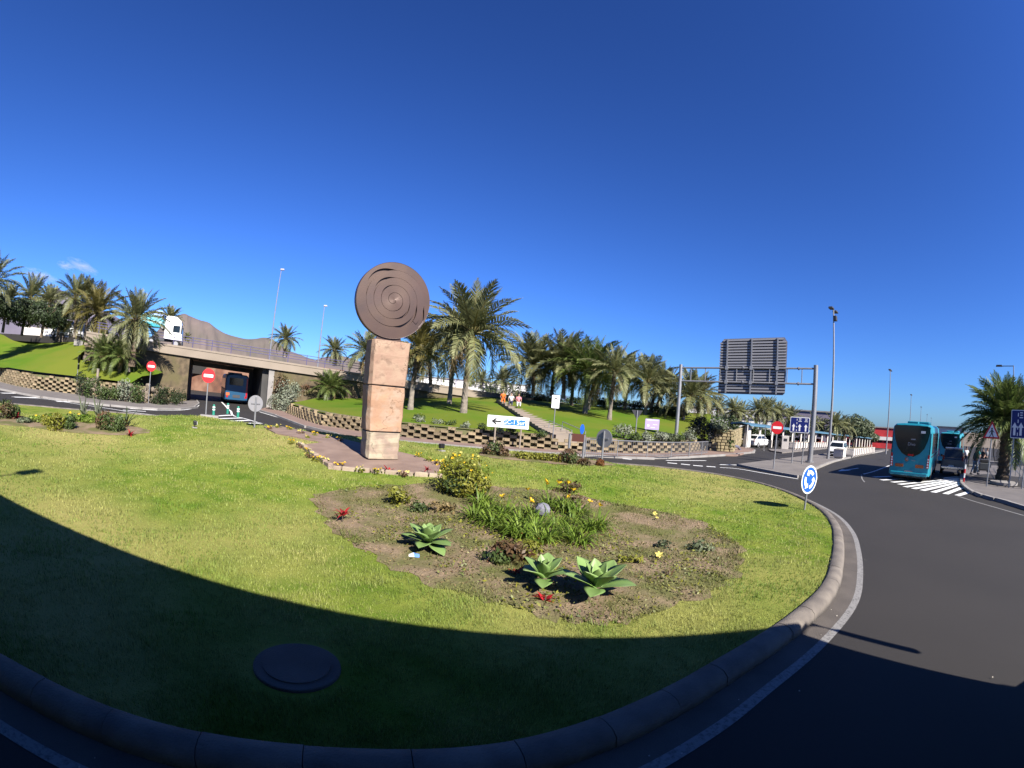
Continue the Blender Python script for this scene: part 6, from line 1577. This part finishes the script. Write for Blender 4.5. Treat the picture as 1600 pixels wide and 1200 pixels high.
# yellow flowering bush and other shrubs of the bed
q = (-1.04, 11.87, 0.22)
t = shrub(q, (.75, .7, .62), LEAF_YG, 'yellow flowering rounded bush at corner of paved slab', n=2600, size=.05, clump=18)
leaf_cloud('dark_foliage', (.05, .0, .3), (.68, .62, .4), 1200, .05, LEAF_MD, t, 5)
for i in range(26):
    a = random.uniform(0, 2*PI); e = random.uniform(.1, 1.4); flower(t, (.76*math.cos(a)*math.cos(e), .72*math.sin(a)*math.cos(e), .45+.62*math.sin(e)), random.uniform(.025, .045), PET_Y if i % 3 else PET_P, 5, seed=i)
for (q, rad, m, lab, n, sz) in (
    ((-2.37, 10.41, 0.1), (.38, .34, .26), LEAF_YG, 'low yellow green seedling bush left in the central bed', 420, .05), ((-1.81, 10.12, 0.08), (.3, .25, .16), LEAF_MD, 'small green weed clump behind the left agave', 240, .045),
    ((-1.3, 10.24, 0.09), (.4, .3, .16), LEAF_DRY, 'dry straw coloured weed patch in the central bed', 260, .05), ((0.24, 7.56, 0.0), (.38, .3, .24), LEAF_RB, 'brownish red leaved low bush left of the middle agave', 500, .05),
    ((0.47, 7.95, 0.0), (.35, .3, .2), LEAF_YG, 'yellowish low bush behind the middle agave', 420, .05), ((1.65, 12.85, 0.31), (.5, .35, .22), LEAF_RB, 'greyish brown spent plant at back of the central bed', 320, .05), ((1.79, 11.62, 0.2), (.3, .25, .26), LEAF_RB, 'purplish dry plant beside the last lily flowers', 260, .045),
    ((4.02, 8.59, 0.0), (.35, .28, .12), LEAF_OL, 'flat grey green weed at right side of the central bed', 220, .045), ((3.28, 8.68, 0.01), (.22, .2, .1), LEAF_OL, 'small grey weed right of the agaves', 120, .04),
    ((0.03, 7.52, 0.0), (.3, .25, .18), LEAF_MD, 'low green bush left of the brownish red one', 300, .05), ((2.34, 7.86, 0.0), (.3, .22, .1), LEAF_YG, 'flat light green weed right of the big agave', 160, .04)):
    shrub(q, rad, m, lab, 'plant', n, sz, stems=False, name='bed_plant', floor=-.6)
# red leaved plants
RP_ = ((-3.1, 8.7, 0.01), (0.65, 8.94, 0.02), (0.69, 6.04, 0.0), (0.47, 9.15, 0.02), (-3.34, 13.22, 0.34), (-2.21, 13.34, 0.35), (2.83, 7.1, 0.0), (0.29, 7.07, 0.0), (-13.02, 12.6, 0.28), (-14.41, 13.52, 0.37), (-20.23, 11.76, 0.01), (1.47, 7.25, 0.0))
RL_ = ['small red leaved plant alone at left end of the central bed', 'dark red bloom within the lily mass, left one', 'bright red plant at foot of the two agaves', 'small dark red tuft within the lily mass', 'red flowering plant at front edge of paved slab', 'thin red plant near right corner of the paved slab', 'tiny dark red plant right of the agaves', 'small red plant beside the brownish bush', 'red plant at the right tip of left bed', 'red plant below the aloe in left bed', 'red plant at foot of the leftmost bush', 'little red tuft before the big agave']
for i, q in enumerate(RP_):
    s = [1, .8, .9, .5, 1.1, .7, .6, .7, 1.3, 1.4, 1.3, .5][i]
    t = thing('red_plant', q, random.uniform(0, 6), RL_[i], 'plant', 'red leaved plants')
    clump('leaves', 16, .2*s, .032*s, LEAF_RED if i not in (6,) else LEAF_RB, t, 500+i, .03, (.4, 1.5), (.2, .9))
    MB().tube([(0, 0, -.02), (0, 0, .1*s)], .01, 5).build('stem', STEM, t)
    if i in (0, 5): t.children[0].location.z = .16
    if i in (0, 5): MB().tube([(0, 0, 0), (.01, 0, .18)], .012, 5).build('stem', STEM, t)
# agaves: every leaf a part
AGV = leafmat('agave_leaf', (.19, .33, .085), (.25, .36, .125), isl=0, trans=.12, objvar=.12, rough=.45, scale=1.5)
def agave_leaf(L, W, bend, seed):
    V = []; Fc = []; n = 8
    for i in range(n+1):
        t = i/n; w = W*(.32+.68*math.sin(min(1, t*1.18)*PI*.62)**1.2) if t < .62 else W*(1-((t-.62)/.38)**1.7)*.985
        w = max(w, .002); a = bend*t; x = L*(math.sin(a)/bend); z = -L*(1-math.cos(a))/bend
        th = .022*(1-t)+.004; cup = .22*w
        V += [(x, -w, z+cup), (x, -w*.5, z+cup*.25), (x, 0, z), (x, w*.5, z+cup*.25), (x, w, z+cup), (x, w*.5, z-th), (x, 0, z-th*1.6), (x, -w*.5, z-th)]
    for i in range(n):
        for k in range(8): Fc.append((8*i+k, 8*i+(k+1) % 8, 8*i+8+(k+1) % 8, 8*i+8+k))
    me = bpy.data.meshes.new('leaf'); me.from_pydata(V, [], [f[::-1] for f in Fc]); me.materials.append(AGV); me.polygons.foreach_set('use_smooth', [True]*len(Fc)); me.update(); return me
AL = [agave_leaf(1, .26, b, 1) for b in (.12, .35, .6)]
def agave(loc, R, nleaf, h, label, rz=0, low=.05, seed=1):
    rg = random.Random(seed); t = thing('agave', loc, rz, label, 'agave', 'agaves in the central bed')
    MB().tube([(0, 0, -.05), (0, 0, h)], [.07, .06], 9).build('stem', TRUNK, t); ga = 2.39996
    for i in range(nleaf):
        f = (i+.5)/nleaf; el = math.radians(80)*(1-f)+low*f+rg.uniform(-.06, .06); k = 0 if f < .35 else 1 if f < .75 else 2
        o = bpy.data.objects.new('leaf', AL[k]); col.objects.link(o); o.parent = t; s = R*(.55+.5*min(1, f*1.8))*rg.uniform(.93, 1.07)
        o.location = (0, 0, h-.05*f); o.rotation_euler = (rg.uniform(-.12, .12), -el, i*ga+rg.uniform(-.15, .15)); o.scale = (s, s*1.08, s)
    return t
A1, A2, A3 = (-1.22, 7.83, 0.0), (0.69, 6.56, 0.0), (1.41, 6.2, 0.0)
agave(A1, .46, 24, .16, 'leftmost agave, denser grey green rosette alone in the bed', .4, .2, 3)
agave(A2, .46, 13, .18, 'middle agave with few broad light green leaves', 1.0, .42, 5)
agave(A3, .54, 16, .2, 'largest agave, rightmost and closest of the light green rosettes', 2.1, .36, 8)
# aloe and agaves of the left bed
q = (-14.32, 13.62, 0.38)
t = thing('aloe', (q[0], q[1], q[2]+.1), 0, 'dark spiky aloe above red plant in the left bed', 'aloe'); clump('leaves', 26, .55, .035, LEAF_DK, t, 77, .04, (.5, 1.7), (.0, .4))
for q, lab in zip(((-20.88, 16.48, 0.0), (-19.88, 16.69, 0.05)), ('pale young agave left of a pair behind the left bed', 'pale young agave right of a pair behind the left bed')):
    t = thing('agave', q, 0, lab, 'agave', 'pale agaves of the left bed'); clump('leaves', 16, .6, .06, LEAF_PL, t, 78, .05, (.8, 2.2), (.1, .6))
LB = (((-20.34, 11.24, 0.01), 0.95, 1.0), ((-20.45, 10.44, 0.0), 0.9, 0.9), ((-20.92, 12.09, 0.0), 0.5, 0.7), ((-16.01, 11.23, 0.15), 0.85, 0.75), ((-15.73, 11.69, 0.19), 0.6, 0.7), ((-18.58, 12.0, 0.08), 1.2, 0.35), ((-18.92, 13.15, 0.09), 1.2, 0.35), ((-17.39, 13.28, 0.23), 1.1, 0.4), ((-16.55, 13.44, 0.3), 0.9, 0.4), ((-17.32, 11.59, 0.13), 0.6, 0.5), ((-14.54, 12.67, 0.29), 0.8, 0.85), ((-14.03, 12.81, 0.3), 0.75, 0.8), ((-15.48, 13.29, 0.34), 0.5, 0.6), ((-18.49, 11.24, 0.06), 0.8, 0.3))
LBL = ['dark brownish bush at left frame edge of the left bed', 'dark bush mostly cut by left frame edge', 'small bush right of the dark edge bush', 'yellow green leafy bush in front of the left bed', 'green bush joined to right of the yellow green bush', 'low green lily strip at left of the left bed', 'low green lily strip in the middle of left bed', 'low green lily strip before the pale agaves', 'bright green low strip left of reddish bush', 'yellowish low plant left of the front bush', 'reddish green bush at right of the left bed', 'darker green bush joined right of the reddish bush', 'light green plant behind the reddish bush', 'low weedy strip beside the leftmost bush']
for i, ((q, w, h)) in enumerate(LB):
    t = shrub((q[0], q[1], q[2]-.03), (w*.62, w*.5, h*.52), [LEAF_RB, LEAF_DK, LEAF_MD, LEAF_YG, LEAF_MD, LEAF_LILY, LEAF_LILY, LEAF_LILY, LEAF_LILY, LEAF_YG, LEAF_RB, LEAF_MD, LEAF_LILY, LEAF_OL][i], LBL[i], 'bush', 900, .06, 'planting of the left bed', name='bush')
    if i in (10, 0): leaf_cloud('green_foliage', (0, 0, h*.4), (w*.6, w*.5, h*.45), 700, .06, LEAF_MD, t, 9+i)
    if i in (5, 6, 7):
        for k in range(2): flower(t, (random.uniform(-.6, .6), random.uniform(-.2, .2), h*.85), .07, PET_Y, seed=i*9+k)
# far bed
for i, (q, w, h, m) in enumerate((((-0.56, 18.11, 0.55), 0.85, 0.75, 0), ((-0.11, 17.8, 0.55), 0.35, 0.45, 0), ((0.66, 17.71, 0.55), 0.9, 0.35, 1), ((1.32, 17.71, 0.55), 0.8, 0.35, 1), ((1.85, 17.46, 0.55), 0.8, 0.4, 1), ((2.33, 17.36, 0.55), 0.8, 0.6, 0), ((2.9, 17.32, 0.52), 0.5, 0.35, 0), ((3.67, 17.99, 0.45), 0.3, 0.35, 2))):
    lab = ['rounded reddish green bush leftmost in the far bed', 'small red plant right of the rounded far bed bush', 'yellowish low row plant, left third of the far bed', 'yellowish low row plant, middle of the far bed', 'yellowish low row plant, right third of the far bed', 'purplish red bush at right end of the far bed', 'rust coloured low bush before the brown board', 'orange red tuft at foot of the round sign back'][i]
    t = shrub((q[0], q[1], q[2]-.03), (w*.6, w*.5, h*.55), (LEAF_RB, LEAF_YG, LEAF_ORG)[m], lab, 'bush', 600, .05, 'planting of the far bed', name='bush')
    if i in (0, 5): leaf_cloud('green_foliage', (0, 0, h*.4), (w*.55, w*.5, h*.45), 450, .05, LEAF_MD, t, 19+i)
# yellow flower edging of the slab
EDG = ((-10.13, 18.35, 0.55), (-10.17, 19.28, 0.55), (-9.53, 19.07, 0.55), (-8.53, 18.18, 0.55), (-7.85, 18.13, 0.55), (-7.17, 17.77, 0.55), (-6.42, 17.25, 0.55), (-7.68, 16.99, 0.55), (-7.57, 15.36, 0.5), (-7.02, 14.91, 0.47), (-6.44, 14.3, 0.43), (-5.36, 13.37, 0.35), (-4.79, 12.99, 0.32), (-4.1, 12.84, 0.31), (-3.57, 12.87, 0.31), (-2.83, 12.93, 0.31), (-2.91, 15.61, 0.51), (-2.49, 15.12, 0.49), (-2.12, 14.69, 0.46), (-1.65, 13.66, 0.38), (-1.88, 14.16, 0.42), (-6.04, 13.69, 0.38), (-5.66, 13.37, 0.35))
for i, q in enumerate(EDG):
    t = thing('edging_plant', q, random.uniform(0, 6), 'low pale yellow flowering plant at edge of the paved slab', 'plant', 'yellow edging plants round the slab')
    leaf_cloud('foliage', (0, 0, .07), (.2, .16, .1), 70, .04, LEAF_YG if i % 3 else LEAF_RB, t, i)
    for k in range(4 if i % 2 else 6): flower(t, (random.uniform(-.18, .18), random.uniform(-.14, .14), random.uniform(.12, .2)), random.uniform(.03, .055), PET_P if i % 2 else PET_Y, 5, seed=i*7+k)
# rock, litter and single blooms in the bed
q = (0.9, 10.24, 0.09)
o = MB().sphere((0, 0, 0), .19, 8, 6, 1.0, .8, .85).build('rock', mat('blue_grey_rock', (.17, .17, .21), .85, c2=(.24, .24, .28), scale=5, bump=.5, bscale=10)); o.location = (q[0], q[1], q[2]+.26); o.rotation_euler = (.3, .2, .5); tag(o, 'blue grey rock standing among the daylilies', 'rock')
q = (-1.37, 7.35, 0.0)
m = MB(); m.add([(-.09, -.04, .02), (.02, -.06, .03), (.1, -.02, .015), (.08, .06, .05), (-.02, .05, .07), (-.1, .04, .03)], [(0, 1, 4, 5), (1, 2, 3, 4)]); m.m[1] = 1
o = m.build('wrapper', [WHITE, mat('blue_wrapper', (.12, .25, .6), .4)]); o.location = q; tag(o, 'crumpled white and blue wrapper below the left agave', 'litter')
for i, (q, lab) in enumerate(zip(((2.93, 8.04, 0.0), (3.75, 11.02, 0.11), (3.7, 10.66, 0.09)), ('single cream yellow bloom lying right of the agaves', 'single pale bloom near back edge of the bed', 'smaller pale bloom beside the back edge one'))):
    t = thing('fallen_bloom', (q[0], q[1], q[2]+.09), 0, lab, 'flower', 'pale blooms in the bed'); flower(t, (0, 0, 0), .085-.02*i, PET_P, 6, 'petals', 60+i); MB().tube([(0, 0, -.1), (0, 0, -.02)], .006, 4).build('stalk', LEAF_LILY, t)

# ------------------------------------------------------------------ grass blades and bed litter (nobody could count them)
rg = np.random.default_rng(11)
def zI(P): return np.array([z_island(x, y) for x, y in P])
def in_poly(poly, X, Y):
    px_ = np.array([p[0] for p in poly]); py_ = np.array([p[1] for p in poly]); c = np.zeros(len(X), bool); j = len(px_)-1
    for i in range(len(px_)):
        cond = ((py_[i] > Y) != (py_[j] > Y)) & (X < (px_[j]-px_[i])*(Y-py_[i])/(py_[j]-py_[i]+1e-12)+px_[i]); c ^= cond; j = i
    return c
def blades(name, X, Y, h, w, m, nb=3, lean=.6):
    n = len(X); P = np.stack([X, Y, zI(zip(X, Y))], 1); P = np.repeat(P, nb, 0); N = n*nb
    P[:, :2] += rg.normal(size=(N, 2))*.02
    a = rg.uniform(0, 2*np.pi, N); d = np.stack([np.cos(a), np.sin(a)], 1); hh = h*rg.uniform(.5, 1.3, N)*(1+.45*np.sin(P[:, 0]*2.3+P[:, 1]*.9)*np.sin(P[:, 1]*2.9-P[:, 0]*1.3)+.25*np.sin(P[:, 0]*9)*np.sin(P[:, 1]*8)); ww = np.broadcast_to(np.repeat(np.broadcast_to(w, n), nb), N)*rg.uniform(.7, 1.2, N)
    s = np.stack([-d[:, 1], d[:, 0]], 1)*ww[:, None]
    hh = hh*np.repeat(np.broadcast_to(1.0, n), nb)
    A = np.concatenate([P[:, :2]-s, P[:, 2:]-.005], 1); B = np.concatenate([P[:, :2]+s, P[:, 2:]-.005], 1)
    T = np.concatenate([P[:, :2]+d*(hh*lean*rg.uniform(.2, 1.4, N))[:, None], (P[:, 2]+hh)[:, None]], 1)
    return stuff(npmesh(name, np.stack([A, B, T], 1).reshape(-1, 3), np.arange(3*N).reshape(-1, 3), m, nv=3))
# density falls off with distance
R_ = 2.2*np.exp(rg.random(190000)*math.log(26/2.2)); A_ = rg.uniform(math.radians(-75), math.radians(72), 190000)
X = R_*np.sin(A_); Y = R_*np.cos(A_)
NXj = rg.normal(size=len(X))*.07+.07*np.sin(X*3.1+Y*1.3)+.05*np.sin(Y*7); NYj = rg.normal(size=len(X))*.07+.07*np.sin(Y*2.7-X*1.9)+.05*np.sin(X*6)
ok = in_poly(RING, X, Y) & ~in_poly(BED, X+NXj, Y+NYj) & ~in_poly(SLAB, X, Y) & ~in_poly(LBED, X, Y) & ~in_poly(FBED, X, Y) & ((X-MX)**2+(Y-MY)**2 > .27)
X, Y, R_ = X[ok], Y[ok], R_[ok]
blades('grass', X, Y, .045, .0025*np.maximum(1, R_/4.5), BLADE, 3)
# sparse weeds, dry bits and clods in the central bed
bx = rg.uniform(-4.5, 5.3, 38000); by = rg.uniform(5.2, 13.2, 38000); ok = in_poly(BED, bx, by); bx, by = bx[ok], by[ok]
dens = np.sin(bx*1.9+1)*np.cos(by*1.7)+.5*np.sin(bx*4.1+by*3.3)+rg.normal(size=len(bx))*.5; k1 = dens > -.1
blades('weeds', bx[k1], by[k1], .055, .008, leafmat('bed_weed', (.14, .17, .035), (.22, .2, .07), isl=.5, trans=.2), 3, 1.3)
k2 = rg.random(len(bx)) < .1
V = []; Fc = []
for x, y in zip(bx[k2], by[k2]):
    r = rg.uniform(.008, .03); z = z_island(x, y)+.022; o = len(V)
    V += [(x-r, y-r*.6, z), (x+r, y-r*.8, z), (x+r*.7, y+r, z), (x-r*.9, y+r*.8, z), (x, y, z+r*1.1)]; Fc += [(o, o+1, o+4), (o+1, o+2, o+4), (o+2, o+3, o+4), (o+3, o, o+4)]
stuff(npmesh('soil_clods', V, Fc, SOIL, nv=3))
# patchy low ground cover, dead leaves and stones in the central bed
def cover(name, n, size, m, cond, zlo, zhi, flat=.6):
    x = rg.uniform(-4.4, 5.2, n*3); y = rg.uniform(5.3, 13.0, n*3); f = np.sin(x*1.3+.7)*np.cos(y*1.1+x*.4)+.6*np.sin(x*3.3-y*2.1)+.35*np.sin(y*5.1+x*4.4)
    k = in_poly(BED, x, y) & cond(x, y, f+rg.normal(size=len(x))*.3); x, y = x[k][:n], y[k][:n]; N = len(x)
    P = np.stack([x, y, zI(zip(x, y))+.022+rg.uniform(zlo, zhi, N)], 1); nr = rg.normal(size=(N, 3))*flat; nr[:, 2] += 1; nr /= np.linalg.norm(nr, axis=1)[:, None]
    a = np.cross(nr, rg.normal(size=(N, 3))); a /= np.linalg.norm(a, axis=1)[:, None]; b = np.cross(nr, a); s = (size*rg.uniform(.5, 1.4, N))[:, None]
    stuff(npmesh(name, np.stack([P-a*s, P+b*s*.5, P+a*s, P-b*s*.5], 1).reshape(-1, 3), np.arange(4*N).reshape(-1, 4), m))
cover('ground_cover', 3800, .026, LEAF_WEED, lambda x, y, f: f > .1, .0, .05, .9)
cover('ground_cover', 3000, .03, LEAF_YG, lambda x, y, f: (f > .5) | (((x-1)**2+(y-9)**2) < 3.2), .0, .08, .9)
cover('dead_leaves', 3200, .02, LEAF_DRY, lambda x, y, f: f < .6, .0, .015, .35)
cover('dark_litter', 1300, .02, LEAF_RB, lambda x, y, f: ((x-.6)**2+(y-8)**2) < 6, .0, .06, .9)
# scraps along the gutter and on the road
V = []; Fc = []
for i in range(190):
    s = rg.uniform(0, TOT); p, n = ring_at(s)
    if p.length > 18: continue
    q = p+n*rg.uniform(.36, .8) if i % 4 else p+n*rg.uniform(.4, 5); r = rg.uniform(.004, .011); z = -.128; o = len(V)
    V += [(q.x-r, q.y-r*.5, z), (q.x+r, q.y-r, z), (q.x+r*.8, q.y+r, z+r), (q.x-r, q.y+r*.7, z+r*.4)]; Fc.append((o, o+1, o+2, o+3))
stuff(npmesh('road_litter', V, Fc, mat('litter', (.36, .33, .28), .9, isl=.5)))
